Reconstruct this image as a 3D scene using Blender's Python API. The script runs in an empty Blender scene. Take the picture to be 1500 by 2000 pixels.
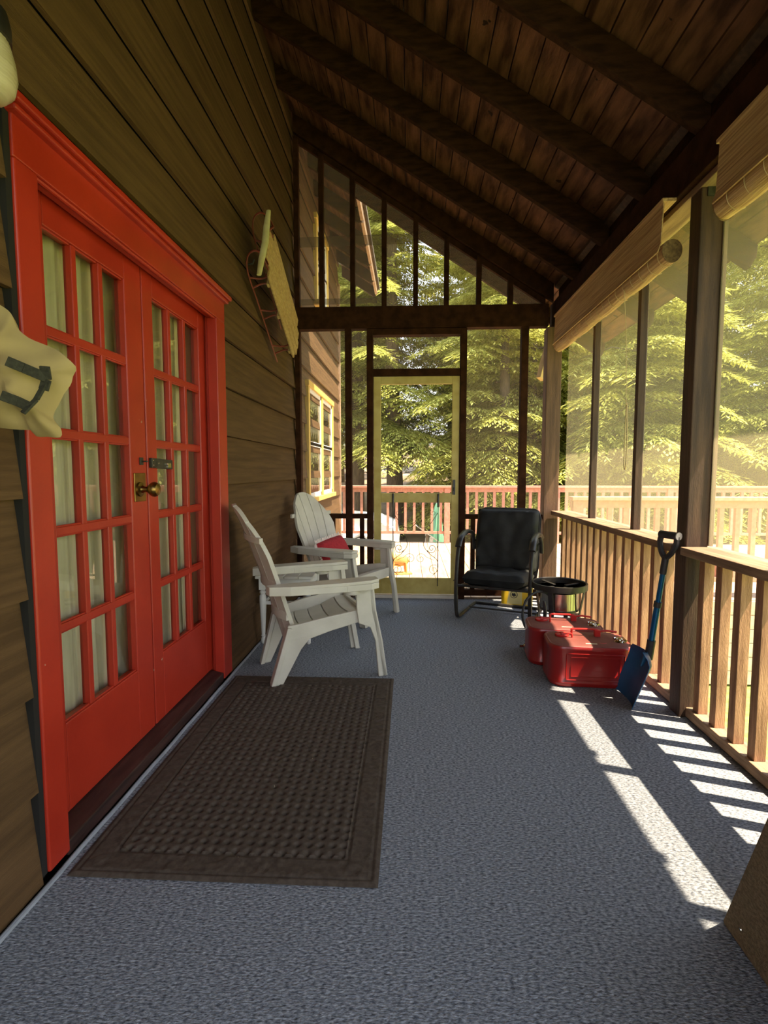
import bpy, math, random
from mathutils import Vector, Matrix, noise
R = math.radians
C = bpy.context.scene.collection
sc = bpy.context.scene
rnd = random.Random(7)

# ------------------------------------------------------------------ helpers
def W(o):
    m = o.matrix_basis.copy()
    if o.parent: m = W(o.parent) @ o.matrix_parent_inverse @ m
    return m

class MB:
    """collects vertices and faces, then links them as ONE mesh object"""
    def __init__(s): s.v = []; s.f = []
    def add(s, vs, fs):
        n = len(s.v); s.v += [tuple(p) for p in vs]; s.f += [tuple(i + n for i in f) for f in fs]; return s
    def hexa(s, p):
        return s.add(p, [(0,3,2,1),(4,5,6,7),(0,1,5,4),(1,2,6,5),(2,3,7,6),(3,0,4,7)])
    def box(s, x0, x1, y0, y1, z0, z1):
        return s.hexa([(x0,y0,z0),(x1,y0,z0),(x1,y1,z0),(x0,y1,z0),(x0,y0,z1),(x1,y0,z1),(x1,y1,z1),(x0,y1,z1)])
    def bar(s, p, q, w, h, up=(0,0,1)):
        p = Vector(p); q = Vector(q); d = (q-p).normalized(); u = Vector(up)
        a = d.cross(u).normalized()*w/2; b = a.cross(d).normalized()*h/2
        return s.hexa([p-a-b, p+a-b, p+a+b, p-a+b, q-a-b, q+a-b, q+a+b, q-a+b])
    def prism(s, poly, fn, t0, t1):
        n = len(poly)
        vs = [fn(a, b, t0) for a, b in poly] + [fn(a, b, t1) for a, b in poly]
        fs = [tuple(range(n))[::-1], tuple(range(n, 2*n))] + [(i, (i+1) % n, n+(i+1) % n, n+i) for i in range(n)]
        return s.add(vs, fs)
    def tube(s, pts, r, n=8, closed=False, flat=None):
        P = [Vector(p) for p in pts]; m = len(P); rs = r if isinstance(r, (list, tuple)) else [r]*m
        vs = []; prev = None
        for i in range(m):
            if closed: d = (P[(i+1) % m]-P[i-1])
            else: d = P[min(i+1, m-1)]-P[max(i-1, 0)]
            d = d.normalized() if d.length else Vector((0,0,1))
            if prev is None:
                a = d.cross(Vector((0,0,1)))
                if a.length < .05: a = d.cross(Vector((1,0,0)))
            else: a = prev - d*prev.dot(d)
            a.normalize(); prev = a; b = d.cross(a)
            for k in range(n):
                t = 2*math.pi*k/n
                fa, fb = flat if flat else (1, 1)
                vs.append(P[i] + a*math.cos(t)*rs[i]*fa + b*math.sin(t)*rs[i]*fb)
        fs = []
        for i in range(m if closed else m-1):
            j = (i+1) % m
            for k in range(n):
                l = (k+1) % n
                fs.append((i*n+k, i*n+l, j*n+l, j*n+k))
        if not closed:
            fs += [tuple(range(n))[::-1], tuple(range((m-1)*n, m*n))]
        return s.add(vs, fs)
    def lathe(s, prof, o=(0,0,0), n=20, M=None):
        vs = []; o = Vector(o); m = len(prof)
        for r, z in prof:
            for k in range(n):
                t = 2*math.pi*k/n; p = Vector((r*math.cos(t), r*math.sin(t), z))
                vs.append(o + (M @ p if M else p))
        fs = [(i*n+k, i*n+(k+1) % n, (i+1)*n+(k+1) % n, (i+1)*n+k) for i in range(m-1) for k in range(n)]
        if prof[0][0] > 1e-5: fs.append(tuple(range(n))[::-1])
        if prof[-1][0] > 1e-5: fs.append(tuple(range((m-1)*n, m*n)))
        return s.add(vs, fs)
    def loft(s, loops, caps=True):
        n = len(loops[0]); m = len(loops); vs = [p for l in loops for p in l]
        fs = [(i*n+k, i*n+(k+1) % n, (i+1)*n+(k+1) % n, (i+1)*n+k) for i in range(m-1) for k in range(n)]
        if caps: fs += [tuple(range(n))[::-1], tuple(range((m-1)*n, m*n))]
        return s.add(vs, fs)
    def grid(s, fn, nu, nv):
        vs = [fn(i/nu, j/nv) for j in range(nv+1) for i in range(nu+1)]
        fs = [(j*(nu+1)+i, j*(nu+1)+i+1, (j+1)*(nu+1)+i+1, (j+1)*(nu+1)+i) for j in range(nv) for i in range(nu)]
        return s.add(vs, fs)
    def build(s, name, mat, parent=None, smooth=0, bevel=0, local=False, seg=2, fix=True):
        me = bpy.data.meshes.new(name); me.from_pydata([tuple(p) for p in s.v], [], s.f); me.update()
        if fix:
            import bmesh
            bm = bmesh.new(); bm.from_mesh(me); bmesh.ops.recalc_face_normals(bm, faces=bm.faces[:]); bm.to_mesh(me); bm.free()
        if mat: me.materials.append(mat)
        o = bpy.data.objects.new(name, me); C.objects.link(o)
        if smooth:
            for p in me.polygons: p.use_smooth = True
            me.set_sharp_from_angle(angle=R(smooth if smooth > 1 else 40))
        if bevel:
            b = o.modifiers.new('bevel', 'BEVEL'); b.width = bevel; b.segments = seg; b.limit_method = 'ANGLE'; b.angle_limit = R(35)
        if parent:
            o.parent = parent
            if not local: o.matrix_parent_inverse = W(parent).inverted()
        return o

def tag(o, label, cat, group=None, kind=None):
    o['label'] = label
    if cat: o['category'] = cat
    if group: o['group'] = group
    if kind: o['kind'] = kind
    return o
def empty(name, loc=(0,0,0), rz=0):
    o = bpy.data.objects.new(name, None); C.objects.link(o); o.location = loc; o.rotation_euler = (0,0,rz)
    o.empty_display_size = .1; return o
def thing(name, label, cat, loc=(0,0,0), rz=0, group=None):
    return tag(empty(name, loc, rz), label, cat, group)
def struct(name, loc=(0,0,0), label=None):
    o = empty(name, loc); o['kind'] = 'structure'
    if label: o['label'] = label
    return o
def copy_tree(o, parent=None):
    c = o.copy(); C.objects.link(c)
    if parent: c.parent = parent
    for ch in list(o.children): copy_tree(ch, c)
    return c
def smoothpath(pts, k=6):
    P = [Vector(p) for p in pts]; out = []
    for i in range(len(P)-1):
        a = P[max(i-1,0)]; b = P[i]; c = P[i+1]; d = P[min(i+2,len(P)-1)]
        for j in range(k):
            t = j/k
            out.append(.5*((2*b)+(c-a)*t+(2*a-5*b+4*c-d)*t*t+(3*b-a-3*c+d)*t**3))
    out.append(P[-1]); return out

# ------------------------------------------------------------------ materials
def mat(name, c1, c2=None, scale=(1,1,1), ns=4, rough=.6, bump=0, bs=None, metal=0, lo=.35, hi=.65, detail=5, spots=None, spec=.5, trans=0, coat=0):
    m = bpy.data.materials.new(name); m.use_nodes = True; nt = m.node_tree; N = nt.nodes; L = nt.links
    b = N['Principled BSDF']; b.inputs['Roughness'].default_value = rough; b.inputs['Metallic'].default_value = metal
    b.inputs['Specular IOR Level'].default_value = spec; b.inputs['Coat Weight'].default_value = coat
    b.inputs['Base Color'].default_value = (*c1, 1)
    tc = N.new('ShaderNodeTexCoord'); mp = N.new('ShaderNodeMapping'); mp.inputs['Scale'].default_value = scale
    L.new(tc.outputs['Object'], mp.inputs['Vector'])
    nz = N.new('ShaderNodeTexNoise'); nz.inputs['Scale'].default_value = ns; nz.inputs['Detail'].default_value = detail
    L.new(mp.outputs[0], nz.inputs['Vector'])
    col = None
    if c2:
        rp = N.new('ShaderNodeValToRGB'); rp.color_ramp.elements[0].position = lo; rp.color_ramp.elements[1].position = hi
        rp.color_ramp.elements[0].color = (*c1, 1); rp.color_ramp.elements[1].color = (*c2, 1)
        L.new(nz.outputs['Fac'], rp.inputs[0]); col = rp.outputs[0]
    if spots:
        c3, sscale, th = spots
        n2 = N.new('ShaderNodeTexNoise'); n2.inputs['Scale'].default_value = sscale; n2.inputs['Detail'].default_value = 3
        L.new(tc.outputs['Object'], n2.inputs['Vector'])
        r2 = N.new('ShaderNodeValToRGB'); r2.color_ramp.elements[0].position = th; r2.color_ramp.elements[1].position = th+.015
        L.new(n2.outputs['Fac'], r2.inputs[0])
        mx = N.new('ShaderNodeMix'); mx.data_type = 'RGBA'; mx.inputs[6].default_value = (*c1, 1); mx.inputs[7].default_value = (*c3, 1)
        if col: L.new(col, mx.inputs[6])
        L.new(r2.outputs[0], mx.inputs[0]); col = mx.outputs[2]
    if col: L.new(col, b.inputs['Base Color'])
    if bump:
        bp = N.new('ShaderNodeBump'); bp.inputs['Strength'].default_value = bump; bp.inputs['Distance'].default_value = .01
        src = nz
        if bs:
            src = N.new('ShaderNodeTexNoise'); src.inputs['Scale'].default_value = bs; src.inputs['Detail'].default_value = 4
            L.new(mp.outputs[0], src.inputs['Vector'])
        L.new(src.outputs['Fac'], bp.inputs['Height']); L.new(bp.outputs[0], b.inputs['Normal'])
    if trans:
        tr = N.new('ShaderNodeBsdfTranslucent'); mxs = N.new('ShaderNodeMixShader'); mxs.inputs[0].default_value = trans
        if col: L.new(col, tr.inputs[0])
        else: tr.inputs[0].default_value = (*c1, 1)
        L.new(b.outputs[0], mxs.inputs[1]); L.new(tr.outputs[0], mxs.inputs[2]); L.new(mxs.outputs[0], N['Material Output'].inputs[0])
    return m

def glass_mat(name, tint=(1,1,1), lo=.06):
    m = bpy.data.materials.new(name); m.use_nodes = True; nt = m.node_tree; N = nt.nodes; L = nt.links
    N.remove(N['Principled BSDF']); t = N.new('ShaderNodeBsdfTransparent'); t.inputs[0].default_value = (*tint, 1)
    g = N.new('ShaderNodeBsdfGlossy'); g.inputs['Roughness'].default_value = .01
    f = N.new('ShaderNodeFresnel'); f.inputs[0].default_value = 1.52; ad = N.new('ShaderNodeMath'); ad.inputs[1].default_value = lo
    L.new(f.outputs[0], ad.inputs[0]); mx = N.new('ShaderNodeMixShader'); L.new(ad.outputs[0], mx.inputs[0])
    L.new(t.outputs[0], mx.inputs[1]); L.new(g.outputs[0], mx.inputs[2]); L.new(mx.outputs[0], N['Material Output'].inputs[0]); return m

def screen_mat(name, col, opac):
    """woven insect mesh: mostly open, its round wires scatter light to both sides"""
    m = bpy.data.materials.new(name); m.use_nodes = True; nt = m.node_tree; N = nt.nodes; L = nt.links
    N.remove(N['Principled BSDF']); t = N.new('ShaderNodeBsdfTransparent')
    d = N.new('ShaderNodeBsdfDiffuse'); d.inputs[0].default_value = (*col, 1)
    s = N.new('ShaderNodeBsdfTranslucent'); s.inputs[0].default_value = (*col, 1)
    a = N.new('ShaderNodeMixShader'); a.inputs[0].default_value = .6; L.new(d.outputs[0], a.inputs[1]); L.new(s.outputs[0], a.inputs[2])
    tc = N.new('ShaderNodeTexCoord'); nz = N.new('ShaderNodeTexNoise'); nz.inputs['Scale'].default_value = 3; L.new(tc.outputs['Object'], nz.inputs['Vector'])
    mr = N.new('ShaderNodeMapRange'); mr.inputs[3].default_value = opac*.85; mr.inputs[4].default_value = opac*1.15; L.new(nz.outputs['Fac'], mr.inputs[0])
    mx = N.new('ShaderNodeMixShader'); L.new(mr.outputs[0], mx.inputs[0]); L.new(t.outputs[0], mx.inputs[1]); L.new(a.outputs[0], mx.inputs[2])
    L.new(mx.outputs[0], N['Material Output'].inputs[0]); return m

def leaf_mat(name, ca, cb, cc):
    m = bpy.data.materials.new(name); m.use_nodes = True; nt = m.node_tree; N = nt.nodes; L = nt.links
    N.remove(N['Principled BSDF'])
    ge = N.new('ShaderNodeNewGeometry'); rp = N.new('ShaderNodeValToRGB'); e = rp.color_ramp.elements
    e[0].color = (*ca, 1); e[1].color = (*cc, 1); x = e.new(.55); x.color = (*cb, 1)
    L.new(ge.outputs['Random Per Island'], rp.inputs[0])
    d = N.new('ShaderNodeBsdfDiffuse'); s = N.new('ShaderNodeBsdfTranslucent'); L.new(rp.outputs[0], d.inputs[0]); L.new(rp.outputs[0], s.inputs[0])
    mx = N.new('ShaderNodeMixShader'); mx.inputs[0].default_value = .45; L.new(d.outputs[0], mx.inputs[1]); L.new(s.outputs[0], mx.inputs[2])
    L.new(mx.outputs[0], N['Material Output'].inputs[0]); return m

siding = mat('siding_paint', (.072,.039,.016), (.115,.064,.027), (9,.7,14), 3, .75, .35, 30, spec=.2)
beamw = mat('beam_wood', (.022,.0080,.0034), (.046,.0175,.0075), (3,3,3), 4, .8, .3, 40, spec=.08)
rafw = mat('rafter_wood', (.019,.0075,.0033), (.042,.017,.0075), (3,12,12), 3, .8, .3, 30, spec=.08)
deckw = mat('roof_board_wood', (.045,.018,.0085), (.165,.078,.040), (5,1,5), 4, .7, .4, 25, spots=((.02,.010,.006), 9, .71), spec=.15)
postw = mat('post_wood', (.085,.042,.022), (.16,.085,.046), (14,14,1.2), 3, .7, .3, 30)
darkpost = mat('dark_post_wood', (.036,.017,.009), (.08,.041,.022), (14,14,1.2), 3, .7, .3, 30)
balw = mat('baluster_wood', (.23,.11,.055), (.43,.235,.125), (16,16,1.6), 3, .7, .35, 30)
railw = mat('rail_wood', (.19,.115,.068), (.34,.22,.135), (10,1,10), 4, .75, .35, 30)
redp = mat('red_door_paint', (.33,.020,.008), (.39,.027,.011), (1,1,1), 5, .38, .04, 60, spots=((.45,.25,.18), 14, .745))
sillw = mat('sill_wood', (.020,.009,.008), (.05,.022,.018), (8,1,8), 5, .45, .2)
carpet = mat('blue_grey_carpet', (.080,.088,.108), (.36,.38,.42), (.5,1,1), 170, .95, .7, 200, lo=.32, hi=.70, detail=3, spec=.1)
matm = mat('brown_rubber_mat', (.056,.041,.030), (.085,.065,.050), (1,1,1), 60, .8, .12, 220, spots=((.30,.26,.18), 55, .775), spec=.2)
black = mat('black_iron', (.012,.011,.010), (.03,.026,.022), ns=20, rough=.4)
brass = mat('old_brass', (.30,.20,.06), (.20,.13,.04), ns=18, rough=.32, metal=1)
chrome = mat('chrome', (.6,.57,.5), ns=10, rough=.15, metal=1)
hardblack = mat('black_hasp', (.02,.022,.018), (.05,.05,.04), ns=40, rough=.45, metal=.3)
curtain = mat('sheer_curtain', (.70,.66,.46), (.82,.78,.58), (30,30,2), 2, .9, trans=.25)
glass = glass_mat('door_glass', (1,1,.98), .04)
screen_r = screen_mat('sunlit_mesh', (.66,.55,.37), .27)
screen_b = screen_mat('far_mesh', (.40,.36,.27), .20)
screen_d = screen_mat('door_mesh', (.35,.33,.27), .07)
screen_o = screen_mat('overlapped_mesh', (.10,.085,.06), .62)
yellowd = mat('yellow_door_paint', (.40,.30,.062), (.50,.40,.115), (2,2,2), 5, .5, .1, 40, spots=((.05,.032,.016), 11, .72))
plastic = mat('cream_resin', (.50,.475,.40), (.58,.555,.47), ns=7, rough=.45, bump=.05, bs=200)
whitep = mat('white_table_paint', (.66,.65,.60), (.74,.73,.68), ns=9, rough=.5)
cushion = mat('black_cushion_cloth', (.003,.0033,.0033), (.011,.012,.0105), ns=9, rough=.7, bump=.5, bs=14)
redcloth = mat('red_pillow_cloth', (.30,.010,.018), (.40,.02,.028), ns=60, rough=.95, bump=.2)
fringe = mat('pale_fringe', (.72,.62,.55), (.82,.72,.66), ns=80, rough=.95)
redcan = mat('red_can_paint', (.25,.008,.007), (.31,.011,.009), ns=4, rough=.3, coat=.15, spots=((.16,.03,.022), 30, .74))
cantop = mat('dusty_red_paint', (.145,.030,.022), (.20,.052,.040), ns=7, rough=.6)
redpart = mat('red_enamel', (.45,.014,.012), (.5,.02,.016), ns=20, rough=.35)
paper = mat('pale_label', (.62,.55,.36), (.70,.64,.45), ns=20, rough=.7)
steel = mat('steel_guard', (.55,.52,.48), (.42,.38,.34), (1,1,.2), 14, .22, metal=1)
yellowpl = mat('yellow_plastic', (.85,.55,.01), (.88,.60,.02), ns=6, rough=.4)
bluealu = mat('blue_aluminium', (.012,.10,.26), (.02,.14,.33), ns=5, rough=.28, metal=.75)
bluedark = mat('blue_blade_paint', (.010,.075,.20), (.028,.15,.33), ns=5, rough=.35, metal=.4)
blackpl = mat('black_plastic', (.014,.013,.015), (.03,.03,.034), ns=30, rough=.5)
greypl = mat('grey_plastic', (.50,.48,.45), ns=30, rough=.5)
bamboo = mat('bamboo_slats', (.36,.205,.075), (.62,.42,.19), (60,1.2,60), 2, .6, .6, 3)
rolldark = mat('bamboo_roll_end', (.10,.06,.022), (.22,.14,.055), ns=60, rough=.8)
cordm = mat('tan_cord', (.55,.42,.22), ns=20, rough=.9)
canvas = mat('tan_canvas', (.29,.21,.085), (.36,.27,.115), ns=6, rough=.9, bump=.3, bs=9)
webbing = mat('dark_webbing', (.018,.017,.010), (.035,.034,.02), ns=120, rough=.9, bump=.3)
ribglass = mat('ribbed_glass', (.55,.48,.33), (.68,.61,.46), (1,1,24), 6, .18, .3, trans=.35)
sledwood = mat('sled_slat_wood', (.33,.215,.085), (.47,.33,.15), (3,3,9), 9, .55, .2)
sledpale = mat('sled_bar_wood', (.52,.44,.20), (.60,.53,.28), ns=12, rough=.5)
sledred = mat('sled_runner_red', (.13,.022,.010), (.19,.035,.018), ns=20, rough=.5)
tanfab = mat('tan_box_cloth', (.17,.125,.062), (.30,.225,.125), (1,1,1.6), 90, .95, .5, 160)
cedar = mat('cedar_deck', (.38,.25,.16), (.50,.35,.24), (8,1,8), 3, .8, .2, 30)
pinkrail = mat('pink_brown_rail', (.42,.19,.135), (.52,.26,.19), (8,8,8), 3, .7)
skirt = mat('deck_skirt_wood', (.48,.35,.24), (.60,.46,.33), (1,8,8), 3, .8)
winyel = mat('yellow_window_trim', (.66,.44,.09), (.74,.53,.15), ns=6, rough=.5)
winwhite = mat('white_sash', (.80,.79,.77), ns=6, rough=.5)
bark = mat('hemlock_bark', (.055,.038,.024), (.12,.085,.055), (6,6,1.2), 4, .95, .8, 8)
ground_m = mat('leaf_litter', (.15,.10,.055), (.36,.25,.16), (1,1,1), .9, .95, .5, 6)
grass_m = mat('lawn_grass', (.17,.24,.035), (.36,.42,.08), (1,1,1), 12, .95, .6, 40)
leafA = leaf_mat('hemlock_needles', (.20,.215,.045), (.40,.41,.095), (.66,.65,.20))
leafB = leaf_mat('hemlock_needles_bright', (.26,.275,.06), (.50,.50,.12), (.76,.74,.26))
carw = mat('white_car_paint', (.82,.82,.80), ns=3, rough=.25, coat=.5)
rubber = mat('tyre_rubber', (.12,.12,.12), (.17,.17,.165), ns=30, rough=.8)
cargl = mat('car_glass', (.03,.04,.045), ns=3, rough=.05)
greencl = mat('green_canvas', (.09,.24,.14), (.15,.32,.20), (8,8,1), 3, .9)
greyw = mat('weathered_grey_wood', (.27,.25,.22), (.38,.36,.32), (8,1,8), 3, .85)
orangew = mat('orange_wood', (.62,.30,.075), (.72,.40,.13), ns=14, rough=.6)
stripm = mat('grey_edge_strip', (.22,.24,.27), (.30,.32,.36), (4,1,4), 12, .5)
gap_black = mat('dark_gap', (.006,.005,.004), ns=5, rough=.9)  # near-black colour that stands in for the shade inside open gaps
fasc = mat('eave_block_wood', (.33,.21,.13), (.44,.29,.19), (6,6,6), 3, .8)
palethr = mat('pale_threshold', (.55,.50,.42), (.62,.57,.48), ns=12, rough=.5)
shingle = mat('roof_shingle', (.09,.08,.07), (.14,.125,.11), ns=20, rough=.9)
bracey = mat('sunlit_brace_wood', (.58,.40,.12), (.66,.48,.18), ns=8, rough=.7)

# roof: deck underside and rafter underside as functions of x
SL = .65
def zr(x): return 2.69 - SL*(x-1.22)          # rafter underside
def zd(x): return 2.845 - SL*(x-1.22)         # roof board underside
EAVE = 1.893
XW = -1.055                                    # wall face
FAR = 4.83

# ------------------------------------------------------------------ setting: floor
fl = struct('floor')
MB().box(-1.028, 1.42, -2.6, 4.84, -.03, 0).build('carpet', carpet, fl)
MB().box(-1.2, 1.42, -2.6, 4.95, -.12, -.031).build('subfloor', gap_black, fl)
MB().tube([(-1.024, -2.6+.1*i, .002+.002*math.sin(i*1.7)) for i in range(75)], .008, 8).build('edge_binding', stripm, fl, smooth=1)

# ------------------------------------------------------------------ setting: left wall of lap siding, door opening cut out
wl = struct('wall_left')
m = MB(); Z0 = 1.105-.276*7
def lap(m, y0, y1, z0, z1, zb):
    # one board: its lower edge stands proud, its top edge tucks back
    def xf(z): return XW + .015 - .028*(z-zb)/.276
    m.prism([(xf(z0), z0), (xf(z1), z1), (xf(z1)-.02, z1), (xf(z0)-.02, z0)], lambda a, b, t: (a, t, b), y0, y1)
for k in range(24):
    zb = Z0+.276*k; zt = zb+.276; off = rnd.uniform(-.5, .5)
    cuts = [(-2.6, 7.9)]
    if zb < 2.05: cuts = [(-2.6, 1.372), (2.96, 7.9)]
    for a, b in cuts:
        if zb < -.1 and b > 4.9: a = 4.9
        if zb >= -.1 or a >= 4.9: lap(m, a, b, zb, min(zt, 4.36), zb)
    if zb < 2.05 < zt: lap(m, 1.372, 2.96, 2.05, zt, zb)
    if zt > 4.36: break
m.build('lap_siding', siding, wl)
MB().box(-1.17, -1.085, -2.6, 1.44, -.2, 4.3).box(-1.17, -1.085, 2.9, 7.9, -.8, 4.3).box(-1.17, -1.085, 1.44, 2.9, 2.06, 4.3).build('sheathing', gap_black, wl)
MB().box(-1.075, -1.03, 7.88, 7.93, -.8, 3.9).build('corner_board', fasc, wl)
MB().box(-2.5, -1.17, 7.6, 7.9, -.8, 4.3).build('end_wall', siding, wl)
# dark room behind the curtains
MB().box(-1.9, -1.86, 1.2, 3.1, 0, 2.3).box(-1.9, -1.17, 1.2, 1.23, 0, 2.3).box(-1.9, -1.17, 3.07, 3.1, 0, 2.3).box(-1.9, -1.17, 1.2, 3.1, 2.25, 2.3).box(-1.9, -1.12, 1.2, 3.1, -.05, 0).build('inner_room', sillw, wl)

# ------------------------------------------------------------------ setting: red french doors
d1 = struct('door_1', (-1.11, 2.19, 0), 'pair of red fifteen-pane french doors in a red moulded frame')
m = MB()
m.box(-1.09, -1.035, 1.395, 1.485, .02, 1.9995).box(-1.09, -1.035, 2.845, 2.972, .012, 1.9995)
m.box(-1.09, -1.035, 1.395, 2.972, 2.0, 2.125)
m.build('casing', redp, d1, bevel=.004)
MB().box(-1.088, -1.043, 1.372, 1.3935, .02, 2.12).build('casing_gap_shade', gap_black, d1)  # solid dark strip: shade of an open gap put into its colour
MB().box(-1.09, -.998, 1.37, 2.995, 2.125, 2.150).box(-1.09, -1.012, 1.38, 2.985, 2.108, 2.125).build('cap_moulding', redp, d1, bevel=.006)
m = MB()
for y0, y1 in ((2.872, 2.9), (1.45, 1.505)): m.box(-1.16, -1.085, y0, y1, .02, 2.04)
m.box(-1.16, -1.085, 1.45, 2.9, 2.028, 2.06)
m.box(-1.105, -1.075, 1.47, 1.512, .03, 2.03).box(-1.105, -1.075, 2.858, 2.9, .03, 2.03).box(-1.105, -1.075, 1.47, 2.9, 2.016, 2.05)
m.box(-1.09, -1.055, 2.852, 2.9, .02, 2.03).box(-1.09, -1.055, 1.46, 2.9, 2.008, 2.05)
m.build('jamb', redp, d1, bevel=.004)
MB().tube([(-1.062, 1.49, 2.006), (-1.062, 2.85, 2.006)], .009, 8).tube([(-1.05, 1.49, 1.998), (-1.05, 2.85, 1.998)], .007, 8).build('bead', redp, d1, smooth=1)
m = MB(); m.prism([(-1.16, .0), (-1.16, .068), (-1.10, .062), (-1.040, .048), (-1.040, .0)], lambda a, b, t: (a, t, b), 1.487, 2.843)
m.build('sill', sillw, d1, bevel=.004)
def leaf(y0, y1, gl, gr):
    e = MB(); X0, X1 = -1.152, -1.11; zb, zt, gb, gt = .066, 2.026, .364, 1.922
    e.box(X0, X1, y0, gl, zb, zt).box(X0, X1, gr, y1, zb, zt).box(X0, X1, gl, gr, zb, gb).box(X0, X1, gl, gr, gt, zt)
    lf = e.build('door_leaf', redp, d1, bevel=.004)
    b = MB(); ph = (gt-gb)/5; pw = (gr-gl)/3
    for i in range(1, 5): b.box(X0+.008, X1-.003, gl, gr, gb+ph*i-.014, gb+ph*i+.014)
    for i in range(1, 3): b.box(X0+.008, X1-.004, gl+pw*i-.013, gl+pw*i+.013, gb, gt)
    # raised beads round the panes
    for i in range(5):
        for k in range(3):
            ya = gl+pw*k+(.013 if k else 0); yb = gl+pw*(k+1)-(.013 if k < 2 else 0); za = gb+ph*i+(.014 if i else 0); zc = gb+ph*(i+1)-(.014 if i < 4 else 0)
            for p, q in (((ya,za),(yb,za)), ((yb,za),(yb,zc)), ((ya,zc),(yb,zc)), ((ya,za),(ya,zc))):
                b.bar((-1.124, p[0], p[1]), (-1.124, q[0], q[1]), .012, .010)
    b.build('muntin_grid', redp, lf, bevel=.003)
    MB().add([(-1.135,gl-.005,gb-.005),(-1.135,gr+.005,gb-.005),(-1.135,gr+.005,gt+.005),(-1.135,gl-.005,gt+.005)], [(0,1,2,3)]).build('pane', glass, lf, fix=False)
    return lf
lf1 = leaf(1.512, 2.186, 1.602, 2.058)
lf2 = leaf(2.196, 2.868, 2.282, 2.778)
# knob, plate, hasp
m = MB(); m.box(-1.11, -1.105, 2.075, 2.165, 1.055, 1.172); pl = m.build('knob_plate', brass, lf1, bevel=.002)
MX = Matrix.Rotation(R(90), 3, 'Y')
k = MB().lathe([(.030,0),(.029,.006),(.016,.010),(.011,.022),(.012,.034),(.022,.042),(.030,.054),(.031,.064),(.024,.076),(.010,.081),(0,.082)], (-1.105, 2.115, 1.105), 20, MX).build('knob', brass, lf1, smooth=1)
m = MB().box(-1.11, -1.104, 2.125, 2.15, 1.205, 1.236); m.tube([(-1.104, 2.138, 1.22), (-1.088, 2.14, 1.22), (-1.086, 2.15, 1.22), (-1.104, 2.156, 1.22)], .003, 6); m.build('staple', hardblack, lf1, bevel=.001)
m = MB().hexa([(-1.109,2.205,1.194),(-1.095,2.205,1.194),(-1.095,2.40,1.188),(-1.109,2.40,1.188),(-1.109,2.205,1.236),(-1.095,2.205,1.236),(-1.095,2.40,1.230),(-1.109,2.40,1.230)])
hs = m.build('hasp', hardblack, lf2, bevel=.0015)
m = MB()
for y, z in ((2.216,1.205),(2.216,1.226),(2.262,1.214)): m.lathe([(.004,0),(.003,.002),(0,.003)], (-1.095,y,z), 8, MX)
m.lathe([(.006,0),(.005,.008),(0,.01)], (-1.095,2.335,1.211), 10, MX); m.box(-1.095,-1.091,2.345,2.375,1.196,1.215)
m.build('screw', chrome, hs)
for nm, y0, y1, lab in (('curtain', 1.50, 2.19, 'gathered pale sheer curtain behind the panes of the left red door'), ('curtain', 2.205, 2.87, 'gathered pale sheer curtain behind the panes of the right red door, beyond the hasp')):
    ph = rnd.uniform(0, 6)
    o = MB().grid(lambda u, v: (-1.185+.014*math.sin(u*34+ph+.6*math.sin(v*3))+.006*math.sin(u*83+ph*2), y0+(y1-y0)*u, .2+1.83*v), 90, 10).build(nm, curtain, smooth=60, fix=False)
    tag(o, lab, 'curtain')

# ------------------------------------------------------------------ setting: ceiling
ce = struct('ceiling')
m = MB(); w = .135; x = -1.06; i = 0; cs = 1/math.hypot(1, SL)
def slab(m, x0, x1, y0, y1, dz0, th):
    m.hexa([(x0,y0,zd(x0)+dz0),(x1,y0,zd(x1)+dz0),(x1,y1,zd(x1)+dz0),(x0,y1,zd(x0)+dz0),(x0,y0,zd(x0)+dz0+th),(x1,y0,zd(x1)+dz0+th),(x1,y1,zd(x1)+dz0+th),(x0,y1,zd(x0)+dz0+th)])
while x < EAVE-.01:
    x1 = min(x+w*cs, EAVE); j = rnd.uniform(0, .006)
    slab(m, x+.003, x1-.003, -2.6, 5.36, j, .022); x = x1
m.build('roof_boards', deckw, ce)
m = MB(); slab(m, -1.2, EAVE+.012, -2.6, 5.37, .03, .03); m.build('roof_cover', shingle, ce)
# eave past the porch
m = MB(); x = -1.06
while x < -.5:
    slab(m, x+.002, x+w*cs-.002, 5.38, 8.4, 0, .022); x += w*cs
m.build('eave_boards', deckw, ce)
m = MB(); slab(m, -1.2, -.47, 5.38, 8.42, .03, .03); m.build('eave_cover', shingle, ce)

# rafters: each one a thing
def rafter(y, x1, label, w=.042, x0=-1.05):
    m = MB(); x2 = x1-.045
    poly = [(x0, zr(x0)), (x2, zr(x2)), (x1-.012, zr(x1)+.09), (x1-.008, zd(x1)-.002), (x0, zd(x0)-.002)]
    m.prism(poly, lambda a, b, t: (a, t, b), y, y+w)
    return tag(m.build('rafter', rafw, bevel=.003), label, 'rafter')
rafter(2.484, EAVE, 'dark brown rafter nearest the camera, crossing the top edge of the photo')
rafter(3.06, EAVE, 'dark brown rafter second from the camera, above the middle of the porch')
rafter(3.654, EAVE, 'dark brown rafter third from the camera, one bay short of the screened gable')
rafter(4.272, EAVE, 'dark brown rafter closest to the screened gable wall')
rafter(1.80, EAVE, 'dark brown rafter over the near bay, its tail beyond the near bamboo blind')
rafter(1.2, EAVE, 'rafter overhead behind the top of the photo').pop('label')
for y in (.6, 0, -.6, -1.2, -1.8, -2.4): rafter(y, EAVE, '')
for o in [o for o in C.objects if o.name.startswith('rafter') and o.location.y == 0 and not o.get('label')]:
    o['label'] = 'dark brown rafter overhead of the camera, outside the photo'; o['group'] = 'rafters behind the camera'
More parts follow.
